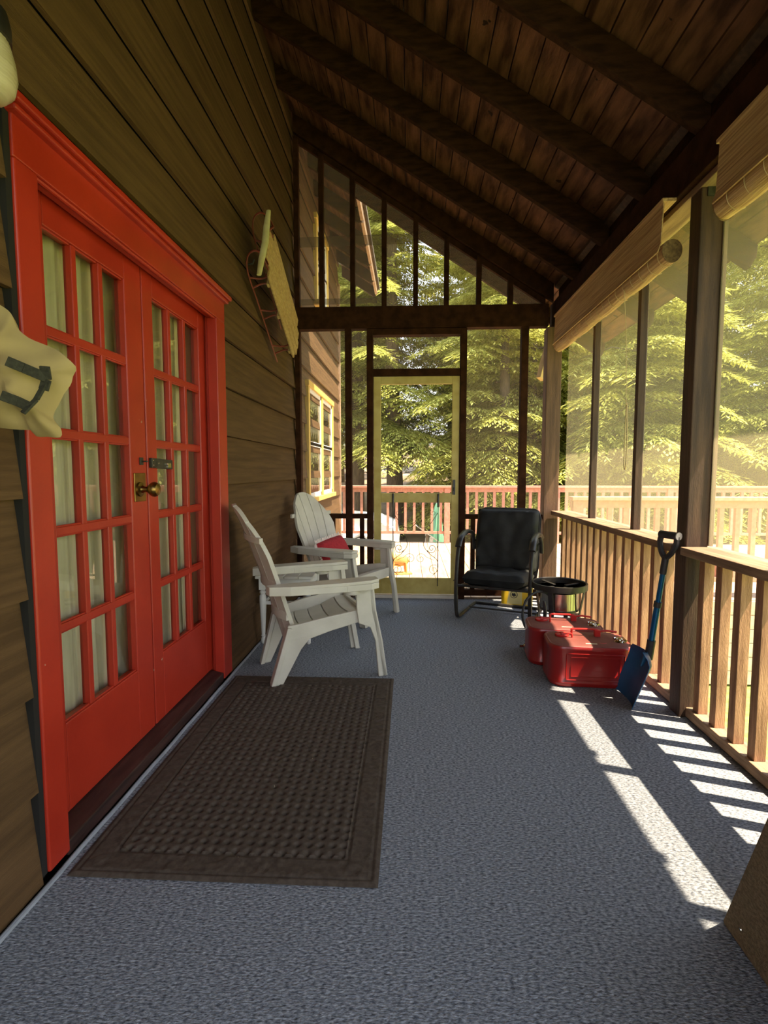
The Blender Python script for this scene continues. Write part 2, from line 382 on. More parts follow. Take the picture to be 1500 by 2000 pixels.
rafter(5.31, EAVE, 'sloping barge rafter outside the gable screen, at the end of the porch roof', .04, -1.0)
for k, y in enumerate((5.9, 6.5, 7.1, 7.7, 8.3)):
    m = MB(); m.prism([(-1.05, zr(-1.05)), (-.56, zr(-.56)), (-.53, zr(-.53)+.04), (-.53, zd(-.53)), (-1.05, zd(-1.05))], lambda a, b, t: (a, t, b), y, y+.04)
    tag(m.build('eave_rafter', rafw, bevel=.003), 'short eave rafter under the house roof seen through the gable screen', 'rafter', 'eave rafters past the gable')
    m = MB(); y0 = 5.40 if k == 0 else y-.555
    m.box(-.54, -.505, y0, y-.005, zr(-.53)+.045, zd(-.53)+.0)
    tag(m.build('eave_block', fasc, bevel=.003), 'pale board closing the eave between two short rafters', 'board', 'eave boards past the gable')

# ------------------------------------------------------------------ setting: far screened wall
wb = struct('wall_back')
MB().box(-1.05, 1.22, FAR, FAR+.09, 2.455, 2.65).build('header_beam', beamw, wb, bevel=.004)
MB().prism([(-1.04, zr(-1.04)), (1.26, zr(1.26)), (1.26, zd(1.26)), (-1.04, zd(-1.04))], lambda a, b, t: (a, t, b), FAR+.0, FAR+.045).prism([(-1.04, zr(-1.04)-.055), (1.20, zr(1.20)-.055), (1.20, zr(1.20)+.02), (-1.04, zr(-1.04)+.02)], lambda a, b, t: (a, t, b), FAR+.045, FAR+.085).build('gable_rafter', beamw, wb, bevel=.003)
for x in (-1.02, -.796, -.516, -.234, .047, .322, .608, .886):
    h = .022; x0, x1 = x-h, x+h
    m = MB(); m.hexa([(x0,FAR+.01,2.65),(x1,FAR+.01,2.65),(x1,FAR+.07,2.65),(x0,FAR+.07,2.65),(x0,FAR+.01,zr(x0)-.03),(x1,FAR+.01,zr(x1)-.03),(x1,FAR+.07,zr(x1)-.03),(x0,FAR+.07,zr(x0)-.03)])
    m.build('gable_stud', beamw, wb, bevel=.002)
for x0, x1 in ((-1.045, -.998), (-.588, -.530), (.99, 1.052)):
    MB().box(x0, x1, FAR, FAR+.08, 0, 2.455).build('stud', beamw, wb, bevel=.003)
m = MB().box(-.390, -.334, FAR-.01, FAR+.09, 0, 2.445).box(.452, .508, FAR-.01, FAR+.09, 0, 2.445).box(-.39, .508, FAR-.008, FAR+.09, 2.395, 2.45).box(-.334, .452, FAR-.006, FAR+.09, 2.036, 2.098)
m.build('door_frame', beamw, wb, bevel=.003)
MB().box(-.345, .463, FAR-.005, FAR+.12, 0, .032).build('threshold', palethr, wb, bevel=.004)
for a, b in ((-1.0, -.39), (.508, 1.21)):
    MB().box(a, b, FAR+.005, FAR+.075, .742, .784).build('guard_rail', beamw, wb, bevel=.003)
    MB().box(a, b, FAR+.005, FAR+.075, .03, .085).build('bottom_rail', beamw, wb, bevel=.003)
for x in (-.845, -.71, -.44, .585, .72, .855, 1.12):
    MB().box(x-.02, x+.02, FAR+.02, FAR+.06, .085, .742).build('baluster', beamw, wb, bevel=.002)
ys = FAR+.082
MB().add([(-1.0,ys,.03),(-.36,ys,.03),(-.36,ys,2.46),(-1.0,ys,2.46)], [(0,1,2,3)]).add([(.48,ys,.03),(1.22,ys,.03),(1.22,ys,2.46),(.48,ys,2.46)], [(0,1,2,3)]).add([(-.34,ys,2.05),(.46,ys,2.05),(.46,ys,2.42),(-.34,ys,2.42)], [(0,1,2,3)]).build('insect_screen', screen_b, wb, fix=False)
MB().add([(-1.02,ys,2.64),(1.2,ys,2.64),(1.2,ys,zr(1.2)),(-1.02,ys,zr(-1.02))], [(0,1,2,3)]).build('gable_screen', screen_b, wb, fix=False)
MB().add([(-1.02,ys+.004,3.20),(.30,ys+.004,3.22),(.16,ys+.004,3.31),(-1.02,ys+.004,3.29)], [(0,1,2,3)]).add([(-1.02,ys+.004,2.69),(-.30,ys+.004,2.70),(-.30,ys+.004,2.75),(-1.02,ys+.004,2.745)], [(0,1,2,3)]).build('screen_seam', screen_o, wb, fix=False)

# screen door
d2 = struct('door_2', (-.33, FAR, 0), 'chipped yellow screen door with a wire scroll guard')
m = MB(); a, b = -.328, .447; yd0, yd1 = FAR+.005, FAR+.038
m.box(a, -.262, yd0, yd1, .042, 2.03).box(.382, b, yd0, yd1, .042, 2.03)
m.box(-.262, .382, yd0, yd1, 1.962, 2.03).box(-.262, .382, yd0, yd1, .892, .978).box(-.262, .382, yd0, yd1, .042, .190)
m.build('door_frame', yellowd, d2, bevel=.003)
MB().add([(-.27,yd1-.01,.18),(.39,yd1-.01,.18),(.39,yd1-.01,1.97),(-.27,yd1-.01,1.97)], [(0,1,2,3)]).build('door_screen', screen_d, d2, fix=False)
MB().box(.392, .416, yd0-.014, yd0, .965, 1.10).box(.398, .410, yd0-.03, yd0-.012, 1.0, 1.03).build('latch', black, d2, bevel=.003)
m = MB(); yg = yd0-.008
for x in (-.15, .262): m.tube([(x, yg, .12), (x, yg, .955)], .0045, 6)
for x in (-.15, .262): m.lathe([(.009,0),(.009,.12),(0,.13)], (x, yg, .85), 8)
def spiral(cx, cz, r0, turns, a0, sgn, n=30): return [(cx+sgn*r0*(1-.82*t/n)*math.cos(a0+turns*6.283*t/n), yg, cz+r0*(1-.82*t/n)*math.sin(a0+turns*6.283*t/n)) for t in range(n+1)]
def scroll(cx, cz, s, f):
    p = spiral(cx, cz, .045*s, 1.4, R(-90), f)[::-1]
    return p
for f in (1, -1):
    c = .056
    m.tube(smoothpath([(c+f*.205, yg, .50), (c+f*.17, yg, .36), (c+f*.09, yg, .42)][:2], 4) + spiral(c+f*.05, .375, .05, 1.4, R(20), f), .0021, 5)
    m.tube(spiral(c+f*.15, .47, .045, 1.5, R(200), f) , .0028, 5)
    m.tube(spiral(c+f*.17, .27, .05, 1.5, R(60), f), .0021, 5)
    m.tube(smoothpath([(c+f*.10, yg, .60), (c+f*.075, yg, .50), (c+f*.13, yg, .42), (c+f*.20, yg, .36), (c+f*.205, yg, .27), (c+f*.16, yg, .22)], 5), .0028, 5)
    m.tube(spiral(c+f*.035, .73, .035, 1.2, R(180), f), .0021, 5)
    m.tube(smoothpath([(c+f*.205, yg, .80), (c+f*.12, yg, .68), (c+f*.05, yg, .66), (c, yg, .70)], 5), .0028, 5)
    m.tube(spiral(c+f*.16, .80, .03, 1.2, R(120), f), .0021, 5)
m.build('scroll_guard', black, d2, smooth=1)

# ------------------------------------------------------------------ right side: posts, beam, mullions, screens
wr = struct('wall_right')
MB().box(1.255, 1.40, -2.6, 4.93, 2.468, 2.66).build('header_beam', beamw, wr, bevel=.005)
MB().box(1.29, 1.41, -2.6, 4.93, 2.44, 2.469).build('beam_trim', railw, wr, bevel=.003)
raf_y = [5.31, 4.83, 4.272, 3.654, 3.06, 2.484, 1.80, 1.2, .6, 0, -.6, -1.2, -1.8]
for a, b in zip(raf_y[1:-1], raf_y[2:]):
    m = MB(); y0, y1 = b+.045, a-.003
    m.hexa([(1.30,y0,2.66),(1.335,y0,2.66),(1.335,y1,2.66),(1.30,y1,2.66),(1.30,y0,zd(1.30)-.003),(1.335,y0,zd(1.335)-.003),(1.335,y1,zd(1.335)-.003),(1.30,y1,zd(1.30)-.003)])
    m.build('blocking', rafw, wr, bevel=.002)
    m = MB(); m.hexa([(1.262,y0,zd(1.262)-.03),(1.298,y0,zd(1.298)-.03),(1.298,y1,zd(1.298)-.03),(1.262,y1,zd(1.262)-.03),(1.262,y0,zd(1.262)-.003),(1.298,y0,zd(1.298)-.003),(1.298,y1,zd(1.298)-.003),(1.262,y1,zd(1.262)-.003)])
    m.build('cleat_board', darkpost, wr, bevel=.002)
for y in (3.265, 4.036, 1.87, 1.18):
    MB().box(1.352, 1.398, y-.022, y+.022, .826, 2.45).build('mullion', darkpost, wr, bevel=.002)
for y0, y1 in ((2.61, 4.80), (.57, 2.515)):
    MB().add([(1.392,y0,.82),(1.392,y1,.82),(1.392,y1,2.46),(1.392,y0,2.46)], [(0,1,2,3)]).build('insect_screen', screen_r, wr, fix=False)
def post(y0, y1, label, x0=1.295, x1=1.395, mt=darkpost):
    p = struct('porch_post', (x0, y0, 0), label)
    MB().box(x0, x1, y0, y1, 0, 2.44).build('timber', mt, p, bevel=.005)
    return p
p = post(2.517, 2.612, 'brown square porch post behind the blue shovel')
MB().box(1.395, 1.412, 2.505, 2.53, .83, 2.44).build('screen_batten', postw, p, bevel=.002)
m = MB(); m.box(1.32, 1.40, 2.512, 2.518, 2.40, 2.44); m.build('strap_plate', hardblack, p)
p = post(4.80, 4.925, 'brown corner post where the far screens meet the right railing', 1.205, 1.335, postw)
post(.46, .56, 'brown porch post beside the camera, outside the photo')

# railings
def railing(y0, y1, label, ys_):
    t = thing('porch_railing', label, 'railing', (1.37, y0, 0))
    MB().box(1.268, 1.446, y0, y1, .788, .826).build('top_rail', railw, t, bevel=.004)
    MB().box(1.325, 1.405, y0, y1, .006, .052).build('bottom_rail', railw, t, bevel=.004)
    for y in ys_:
        MB().box(1.343, 1.388, y-.0225, y+.0225, .052, .788).build('baluster', balw, t, bevel=.002)
    return t
railing(2.613, 4.79, 'far section of brown wooden railing behind the red cans', [2.69+.1335*i for i in range(16)])
railing(.56, 2.516, 'near section of brown wooden railing to the right of the shovel', [2.463-.134*i for i in range(14)])

# ------------------------------------------------------------------ bamboo roll-up blinds
def blind(y0, y1, label, cord_y, edge):
    t = thing('bamboo_blind', label, 'blind', (1.255, (y0+y1)/2, 2.21))
    r = .052; cx, cz = 1.24, 2.222
    lp = []
    n = 26
    prof = []
    for k in range(n):
        a = 2*math.pi*k/n; rr = r*(1+.02*math.sin(3*a)); prof.append((cx+rr*math.cos(a)*.9, cz+rr*math.sin(a)*1.05))
    ny = 24
    loops = [[(x, y0+(y1-y0)*j/ny, z+.004*math.sin(j*1.1)) for x, z in prof] for j in range(ny+1)]
    ro = MB().loft(loops, caps=False).build('roll', bamboo, t, smooth=1)
    for ye in (y0+.004, y1-.004):
        MB().loft([[(x, ye-.002, z) for x, z in prof], [(x, ye+.002, z) for x, z in prof]]).build('roll_end', rolldark, ro)
    # hanging sheet in front of the roll
    MB().prism([(1.205, 2.455), (1.196, 2.265), (1.184, 2.222), (1.179, 2.224), (1.192, 2.266), (1.199, 2.455)], lambda a, b, tt: (a, tt, b), y0+.02, y1-.02).build('front_sheet', bamboo, t)
    for k in range(int((y1-y0)/.105)):
        y = y0+.05+.105*k
        MB().tube([(cx+(r+.0015)*math.cos(a)*.9, y, cz+(r+.0015)*math.sin(a)*1.05) for a in [R(150+6*i) for i in range(26)]], .0014, 5).build('stitching', cordm, ro)
    MB().box(1.19, 1.255, y0+.01, y1-.01, 2.452, 2.468).build('head_slat', bamboo, t, bevel=.002)
    if cord_y:
        c = MB(); c.tube(smoothpath([(1.20, cord_y, 2.19), (1.225, cord_y+.01, 1.9), (1.245, cord_y+.03, 1.56)], 6), .002, 5)
        c.build('pull_cord', cordm, t)
        c = MB(); c.tube(smoothpath([(1.25, 3.14, 1.56), (1.248, 3.12, 1.40), (1.25, 3.13, 1.215), (1.256, 3.17, 1.21), (1.258, 3.175, 1.40), (1.256, 3.165, 1.56), (1.25, 3.14, 1.565)], 5), .0035, 5)
        c.build('cord_loop', cordm, t)
    return t
blind(2.65, 4.56, 'rolled bamboo blind hung along the far bay of the right side', 3.11, 0)
blind(.62, 2.235, 'rolled bamboo blind in the near bay at the right edge of the photo', None, 0)

# ------------------------------------------------------------------ door mat
mx0, mx1, my0, my1 = -.995, -.085, 1.405, 2.915
def matz(u, v):
    x = u*(mx1-mx0); y = v*(my1-my0); wX = mx1-mx0; wY = my1-my0
    e = min(x, wX-x, y, wY-y); z = .009
    if e < .012: z = .004+.005*e/.012
    elif .018 < e < .024 or .094 < e < .102: z = .0062
    elif .026 < e < .092:
        q = (y if min(x, wX-x) <= min(y, wY-y) else x)
        z = .009+.0016*(1 if math.sin(q*74+3*math.sin(q*21))*math.cos((e-.06)*60+1.2*math.sin(q*50)) > .25 else 0)
    elif e >= .102:
        a = math.sin((x+y)*math.pi/.037); b = math.sin((x-y)*math.pi/.037)
        z = .0125-.0135*max(0, a*b-.18)
    return (mx0+x+.02*(v-.5)*0, my0+y, z)
m = MB().grid(matz, 190, 300)
m.add([(mx0,my0,.001),(mx1,my0,.001),(mx1,my1,.001),(mx0,my1,.001),(mx0,my0,.004),(mx1,my0,.004),(mx1,my1,.004),(mx0,my1,.004)], [(0,1,5,4),(1,2,6,5),(2,3,7,6),(3,0,4,7)])
tag(m.build('door_mat', matm, smooth=50, fix=False), 'large dark brown waffle-textured mat lying in front of the red doors', 'mat')

# ------------------------------------------------------------------ cream adirondack chairs (local: x forward, y left)
def make_adirondack(label):
    t = thing('adirondack_chair', label, 'chair')
    def bp(tt):   # back centre line: t 0..1 from base to top -> (x, z)
        z = .20+.80*tt; x = .105-.235*tt-.035*tt*tt-.06*max(0, tt-.8)
        return x, z
    m = MB()
    def half(z): return .165+.10*min(1, (z-.2)/.6)
    def topz(y): return 1.0-.30*(abs(y)/.27)**2.2
    for i in range(5):
        rows = 14; cols = 4; F = []; B = []
        for r in range(rows+1):
            row = []
            for c in range(cols+1):
                s = (i+.03+.94*c/cols)/5*2-1
                yt = s*.262; zt = topz(yt); z = .20+(zt-.20)*r/rows
                y = s*half(z); x, _ = bp((z-.2)/.8); x += .045*(s*s)+.004*math.cos((c/cols-.5)*3)
                row.append((x, y, z))
            F.append(row)
        n = (cols+1)
        vs = [p for row in F for p in row]; vb = [(p[0]-.022, p[1], p[2]-.004) for p in vs]; k = len(vs)
        fs = [(r*n+c, r*n+c+1, (r+1)*n+c+1, (r+1)*n+c) for r in range(rows) for c in range(cols)]
        fb = [tuple(q+k for q in f[::-1]) for f in fs]
        edge = [c for c in range(n)] + [r*n+n-1 for r in range(1, rows+1)] + [rows*n+c for c in range(n-2, -1, -1)] + [r*n for r in range(rows-1, 0, -1)]
        fe = [(edge[q], edge[(q+1) % len(edge)], edge[(q+1) % len(edge)]+k, edge[q]+k) for q in range(len(edge))]
        m.add(vs+vb, fs+fb+fe)
    # cross braces moulded on the rear
    for z, hh in ((.36, .05), (.54, .055), (.80, .03)):
        x, _ = bp((z-.2)/.8); n = 10; h = half(z)
        for k in range(n):
            s0 = -1+2*k/n; s1 = -1+2*(k+1)/n
            a = x+.045*s0*s0-.02; b = x+.045*s1*s1-.02
            m.hexa([(a-.018,s0*h,z),(a,s0*h,z),(b,s1*h,z),(b-.018,s1*h,z),(a-.018,s0*h,z+hh),(a,s0*h,z+hh),(b,s1*h,z+hh),(b-.018,s1*h,z+hh)])
    m.build('backrest', plastic, t, smooth=35, local=True)
    # seat: five boards running across, dished
    def sz(x): q = (x-.10)/.44; return .300+.105*q-.035*math.sin(min(max(q, 0), 1)*math.pi)-.035*max(0, q-.86)/.14
    m = MB(); xs = [.10, .185, .275, .365, .455, .545]
    for i in range(5):
        a, b = xs[i]+.004, xs[i+1]-.004
        for k in range(8):
            s0 = -1+2*k/8; s1 = -1+2*(k+1)/8; h0 = .19+.06*(a-.1)/.45; h1 = .19+.06*(b-.1)/.45
            bow = lambda s: .018*(1-s*s)
            zz = lambda x, s: sz(x)-.014*(1-s*s)
            P = [(a-bow(s0), s0*h0, zz(a,s0)), (b-bow(s0), s0*h1, zz(b,s0)), (b-bow(s1), s1*h1, zz(b,s1)), (a-bow(s1), s1*h0, zz(a,s1))]
            m.hexa([(p[0],p[1],p[2]-.016) for p in P]+P)
    m.box(.525, .545, -.245, .245, .30, .375)
    m.build('seat', plastic, t, smooth=30, local=True)
    for s in (-1, 1):
        # rear leg and side rail in one moulding
        def sk(a, b, tt): return (a, s*(tt + (.215+.05*(a-.0)/.5) - .02*(1-min(b/.3, 1))), b)
        m = MB(); m.prism([(-.023,0),(.034,0),(.085,.10),(.135,.20),(.180,.258),(.30,.295),(.47,.335),(.50,.335),(.50,.400),(.44,.400),(.26,.372),(.12,.345),(.065,.340),(.045,.26)], sk, -.012, .012)
        m.prism([(-.03,0),(-.005,0),(.088,.325),(.062,.335)], sk, -.03, .03)
        m.build('rear_leg', plastic, t, bevel=.004, local=True)
        # front leg: tapering panel with a flange
        def fk(a, b, tt): return (a, s*(.272+tt+.03*(b/.55)-.008), b)
        m = MB(); m.prism([(.578,0),(.632,0),(.626,.03),(.590,.22),(.548,.40),(.532,.552),(.430,.552),(.440,.40),(.452,.33),(.52,.30),(.552,.22)], fk, -.008, .008)
        m.prism([(.602,.0),(.632,0),(.596,.22),(.554,.40),(.536,.552),(.508,.552),(.524,.40),(.565,.22)], fk, -.034, .008)
        m.build('front_leg', plastic, t, bevel=.004, local=True)
        # arm: broad board with turned-down edge
        ap = [(-.055,.262),(-.045,.318),(.06,.352),(.36,.372),(.50,.365),(.555,.335),(.560,.262),(.45,.250),(.20,.256),(.02,.252)]
        m = MB(); m.prism(ap, lambda a, b, tt: (a, s*b, tt+.562+.010*a), 0, .018)
        cen = (.25, .31)
        ins = [((a-cen[0])*.955+cen[0], (b-cen[1])*.87+cen[1]) for a, b in ap]
        for k in range(len(ap)):
            p0, p1, q0, q1 = ap[k], ap[(k+1) % len(ap)], ins[k], ins[(k+1) % len(ap)]
            m.hexa([(p0[0],s*p0[1],.532),(p1[0],s*p1[1],.532),(q1[0],s*q1[1],.532),(q0[0],s*q0[1],.532),(p0[0],s*p0[1],.566),(p1[0],s*p1[1],.566),(q1[0],s*q1[1],.566),(q0[0],s*q0[1],.566)])
        ar = m.build('armrest', plastic, t, bevel=.005, local=True)
        m = MB(); m.lathe([(.045,0),(.05,.014),(.046,.03)], (.40, s*.315, .51), 16); m.build('cup_recess', plastic, ar, smooth=1, local=True)
    return t
chA = make_adirondack('cream plastic slatted armchair standing on the corner of the brown mat')
chA.location = (-.81, 2.962, 0); chA.rotation_euler = (0, 0, R(24))
chB = copy_tree(chA); chB['label'] = 'cream plastic slatted armchair in the far left corner with the red pillow on it'
chB.location = (-.765, 4.40, 0); chB.rotation_euler = (0, 0, R(-27))

# pillow on the far chair
pw = thing('throw_pillow', 'small red pillow with pale fringe on the far cream chair', 'pillow', (-.53, 4.235, .46), R(-27))
def pil(w, h, d, n=20):
    m = MB()
    def f(sgn):
        def g(u, v):
            a = 2*u-1; b = 2*v-1
            e = (max(0, 1-a**4)*max(0, 1-b**4))**.5
            return (sgn*d*e, a*w*(1-.05*b*b), b*h*(1-.05*a*a))
        return g
    m.grid(f(1), n, n).grid(f(-1), n, n); return m
o = pil(.185, .145, .06).build('pillow_body', redcloth, pw, smooth=60, local=True)
m = MB()
for k in range(120):
    q = k/120*4; s = int(q); f = (q-s)*2-1
    y, z = ((f*.18, .142), (.18, -f*.142), (-f*.18, -.142), (-.18, f*.142))[s]
    dy, dz = ((0, 1), (1, 0), (0, -1), (-1, 0))[s]
    l = .022+.008*rnd.random()
    m.tube([(0, y, z), (.006*rnd.uniform(-1,1), y+dy*l+.006*rnd.uniform(-1,1), z+dz*l)], .004, 5)
m.build('fringe', fringe, pw, local=True)
pw.rotation_euler = (R(6), R(-24), R(-27)); pw.location = (-.60, 4.22, .50)

# ------------------------------------------------------------------ small white table with turned legs
tb = thing('side_table', 'small white wooden table with turned legs between the two cream chairs', 'table', (-.81, 3.60, 0), R(0))
m = MB()
for i in range(4): m.box(-.195+.0985*i, -.195+.0985*i+.0945, -.20, .20, .455, .475)
m.build('table_top', whitep, tb, bevel=.004, local=True)
m = MB().box(-.165,.165,-.165,-.145,.385,.455).box(-.165,.165,.145,.165,.385,.455).box(-.165,-.145,-.165,.165,.385,.455).box(.145,.165,-.165,.165,.385,.455); m.build('apron', whitep, tb, bevel=.003, local=True)
prof = [(.011,0),(.016,.006),(.017,.03),(.012,.05),(.016,.056),(.012,.062),(.013,.075),(.022,.26),(.024,.30),(.022,.335),(.014,.345),(.021,.352),(.021,.362),(.014,.37),(.018,.378)]
for sx in (-1,1):
    for sy in (-1,1):
        m = MB().lathe(prof, (sx*.155, sy*.155, 0), 16); m.box(sx*.155-.021, sx*.155+.021, sy*.155-.021, sy*.155+.021, .376, .456)
        m.build('leg', whitep, tb, smooth=1, local=True)
for a, b in (((-.155,-.155),(.155,-.155)), ((-.155,.155),(.155,.155)), ((-.155,-.155),(-.155,.155))):
    m = MB().bar((a[0],a[1],.285), (b[0],b[1],.285), .018, .022); m.build('stretcher', whitep, tb, local=True)
tb.location = (-.842, 3.655, 0)

# ------------------------------------------------------------------ black metal lawn chair (local: x right, y back)
lc = thing('metal_lawn_chair', 'black bent-metal spring armchair with black cushions beside the screen door', 'chair', (.645, 4.04, 0), R(-22))
for s in (-1, 1):
    x = s*.285
    side = smoothpath([(x,.50,.50),(x*1.0,.47,.60),(x,.38,.655),(x,.22,.665),(x,.08,.632),(x,.015,.56),(x,-.02,.42),(x,-.035,.28),(x,-.03,.14),(x,-.005,.045),(x,.05,.014),(x,.2,.013),(x,.56,.013)], 5)
    MB().tube(side, .013, 8, flat=(1.2, .75)).build('side_frame', black, lc, smooth=1, local=True)
    MB().tube(smoothpath([(x,.45,.635),(x,.36,.672),(x,.22,.684),(x,.08,.652),(x,.01,.585)], 5), .017, 8, flat=(1.5,.8)).build('arm_pad', black, lc, smooth=1, local=True)
m = MB().tube([(-.285,.56,.013),(.285,.56,.013)], .013, 8); m.tube([(-.285,.36,.02),(.285,.36,.02)], .008, 8); m.build('rear_bar', black, lc, smooth=1, local=True)
m = MB()
m.grid(lambda u, v: (-.265+.53*u, .0+.47*v, .285-.035*v), 2, 2); m.tube([(-.285,-.03,.285),(.285,-.03,.285)], .010, 8); m.tube([(-.285,.44,.25),(.285,.44,.25)], .010, 8)
m.build('seat_pan', black, lc, local=True, fix=False)
m = MB()
m.prism([(-.25,.26),(.25,.26),(.27,.40),(.27,.78),(.25,.845),(.21,.865),(-.21,.865),(-.25,.845),(-.27,.78),(-.27,.40)], lambda a, b, tt: (a, .47+tt+.17*(b-.26), b), 0, .012)
m.build('back_panel', black, lc, local=True, bevel=.003)
for s in (-1, 1): MB().tube([(s*.28,.50,.58),(s*.24,.53,.58)], .01, 6).build('arm_bracket', black, lc, local=True)
def cush(w, d, h, n=22, seed=0, amp=.006):
    m = MB(); pts = []
    def g(sgn):
        def f(u, v):
            a = 2*u-1; b = 2*v-1
            # rounded-square profile
            e = (max(0, 1-abs(a)**12)*max(0, 1-abs(b)**12))**.30
            z = sgn*h*e + (amp*noise.noise(Vector((a*2.5+seed, b*2.5, sgn)))*2 if e > .1 else 0)
            return (a*w*(1-.02*b*b), b*d*(1-.02*a*a), z)
        return f
    m.grid(g(1), n, n).grid(g(-1), n, n); return m
sc_ = thing('seat_cushion', 'black seat cushion lying on the metal lawn chair', 'cushion', (0,0,0))
cb = cush(.245, .245, .052, seed=3, amp=.012).build('cushion_body', cushion, sc_, smooth=70, local=True)
def ring(w, d): return [(w*(abs(math.cos(t))**.35)*(1 if math.cos(t)>0 else -1), d*(abs(math.sin(t))**.35)*(1 if math.sin(t)>0 else -1), 0) for t in [2*math.pi*k/48 for k in range(48)]]
MB().tube(ring(.243, .243), .006, 6, closed=True).build('piping', cushion, cb, smooth=1, local=True)
bc = thing('back_cushion', 'black upright cushion against the back of the metal lawn chair', 'cushion', (0,0,0))
cb = cush(.26, .265, .055, seed=9, amp=.010).build('cushion_body', cushion, bc, smooth=70, local=True)
MB().tube(ring(.258, .263), .006, 6, closed=True).build('piping', cushion, cb, smooth=1, local=True)
ML = Matrix.Translation((.645, 4.04, 0)) @ Matrix.Rotation(R(-22), 4, 'Z')
sc_.matrix_basis = ML @ Matrix.Translation((0, .215, .328)) @ Matrix.Rotation(R(-4), 4, 'X')
bc.matrix_basis = ML @ Matrix.Translation((0, .475, .595)) @ Matrix.Rotation(R(80), 4, 'X')

# ------------------------------------------------------------------ red fuel cans
def rrect(w, d, r, z, n=7, ox=0, oy=0):
    out = []
    for cx, cy, a0 in ((w/2-r, d/2-r, 0), (-w/2+r, d/2-r, 90), (-w/2+r, -d/2+r, 180), (w/2-r, -d/2+r, 270)):
        for k in range(n+1):
            a = R(a0+90*k/n); out.append((ox+cx+r*math.cos(a), oy+cy+r*math.sin(a), z))
    return out
def make_can(label):
    t = thing('fuel_can', label, 'fuel can', (0,0,0), 0)
    w, d, h = .45, .29, .232
    L_ = [rrect(w-.05, d-.05, .05, 0), rrect(w-.015, d-.015, .075, .006), rrect(w, d, .08, .022), rrect(w, d, .08, .030), rrect(w-.004, d-.004, .08, .034), rrect(w-.004, d-.004, .08, h-.028), rrect(w, d, .08, h-.024), rrect(w, d, .08, h-.012), rrect(w-.008, d-.008, .078, h-.004)]
    b = MB().loft(L_, caps=False); b.add(L_[0], [tuple(range(len(L_[0])))])
    # pressed rim on the long sides
    for s in (-1, 1):
        y = s*(d/2-.002); b.tube([(x, y, z) for x, z in ((-.135,.045),(.16,.045),(.165,.05),(.165,.185),(.16,.19),(-.135,.19),(-.14,.185),(-.14,.05))], .0035, 6, closed=True)
        b.tube([(x, y, z) for x, z in ((-.115,.065),(.14,.065),(.14,.172),(-.115,.172))], .0022, 6, closed=True)
    b.build('body', redcan, t, smooth=35, local=True)
    T_ = [rrect(w-.008, d-.008, .078, h-.004), rrect(w-.018, d-.018, .073, h), rrect(w-.035, d-.035, .065, h-.002), rrect(w-.06, d-.06, .05, h+.003), rrect(w-.2, d-.14, .04, h+.008)]
    tp = MB().loft(T_, caps=False).add(T_[-1], [tuple(range(len(T_[0])))]).build('top_plate', cantop, t, smooth=35, local=True)
    z = h+.007
    m = MB().tube(smoothpath([(-.075,.035,z-.004),(-.075,.035,z+.030),(-.065,.035,z+.038),(.055,.035,z+.038),(.065,.035,z+.030),(.065,.035,z-.004)], 4), .006, 8)
    hd = m.build('handle', redpart, t, smooth=1, local=True)
    m = MB().bar((.05,.035,z+.018), (.082,.035,z+.018), .026, .038); m.build('handle_bracket', redpart, hd, bevel=.002, local=True)
    m = MB().tube(smoothpath([(.082,.03,z+.03),(.11,.025,z+.036),(.17,.03,z+.030)], 4), .006, 8); m.build('hose_clip', redpart, tp, smooth=1, local=True); m = MB().tube(smoothpath([(-.14,-.01,z+.018),(-.10,-.01,z+.024),(-.085,-.01,z+.020),(-.083,-.01,z-.004)], 4), .005, 8); m.build('hose_clip', redpart, tp, smooth=1, local=True)
    MB().lathe([(.036,0),(.038,.006),(.038,.014),(.030,.019),(.012,.020),(.010,.026),(0,.027)], (-.13,.03,z-.006), 18).build('filler_cap', redpart, t, smooth=1, local=True)
    m = MB().lathe([(.030,0),(.031,.008),(.024,.014),(.022,.024),(.015,.028),(0,.030)], (.165,-.045,z-.008), 14)
    m.tube([(.165,-.045,z+.012),(.185,-.065,z+.012),(.19,-.075,z+.010)], .008, 8); m.tube([(.150,-.030,z+.010),(.135,-.035,z+.012)], .007, 8)
    m.build('fuel_fitting', chrome, t, smooth=1, local=True)
    m = MB().prism([(-.03,-.105),(.03,-.105),(.03,-.07),(-.03,-.07)], lambda a, b, tt: (a, b, z-.003+tt), 0, .0015); m.build('sticker', paper, tp, local=True)
    m = MB().tube([(.066+.022*math.cos(a), -.075+.018*math.sin(a), z-.002) for a in [2*math.pi*k/20 for k in range(20)]], .0022, 6, closed=True); m.build('gauge_ring', redpart, tp, local=True)
    return t
c1 = make_can('red metal fuel can at the front, beside the blue shovel'); c1.location = (1.005, 2.975, 0); c1.rotation_euler = (0,0,R(-4))
c2 = copy_tree(c1); c2['label'] = 'red metal fuel can standing behind the front can, before the black burner'; c2.location = (.965, 3.285, 0); c2.rotation_euler = (0,0,R(-5))

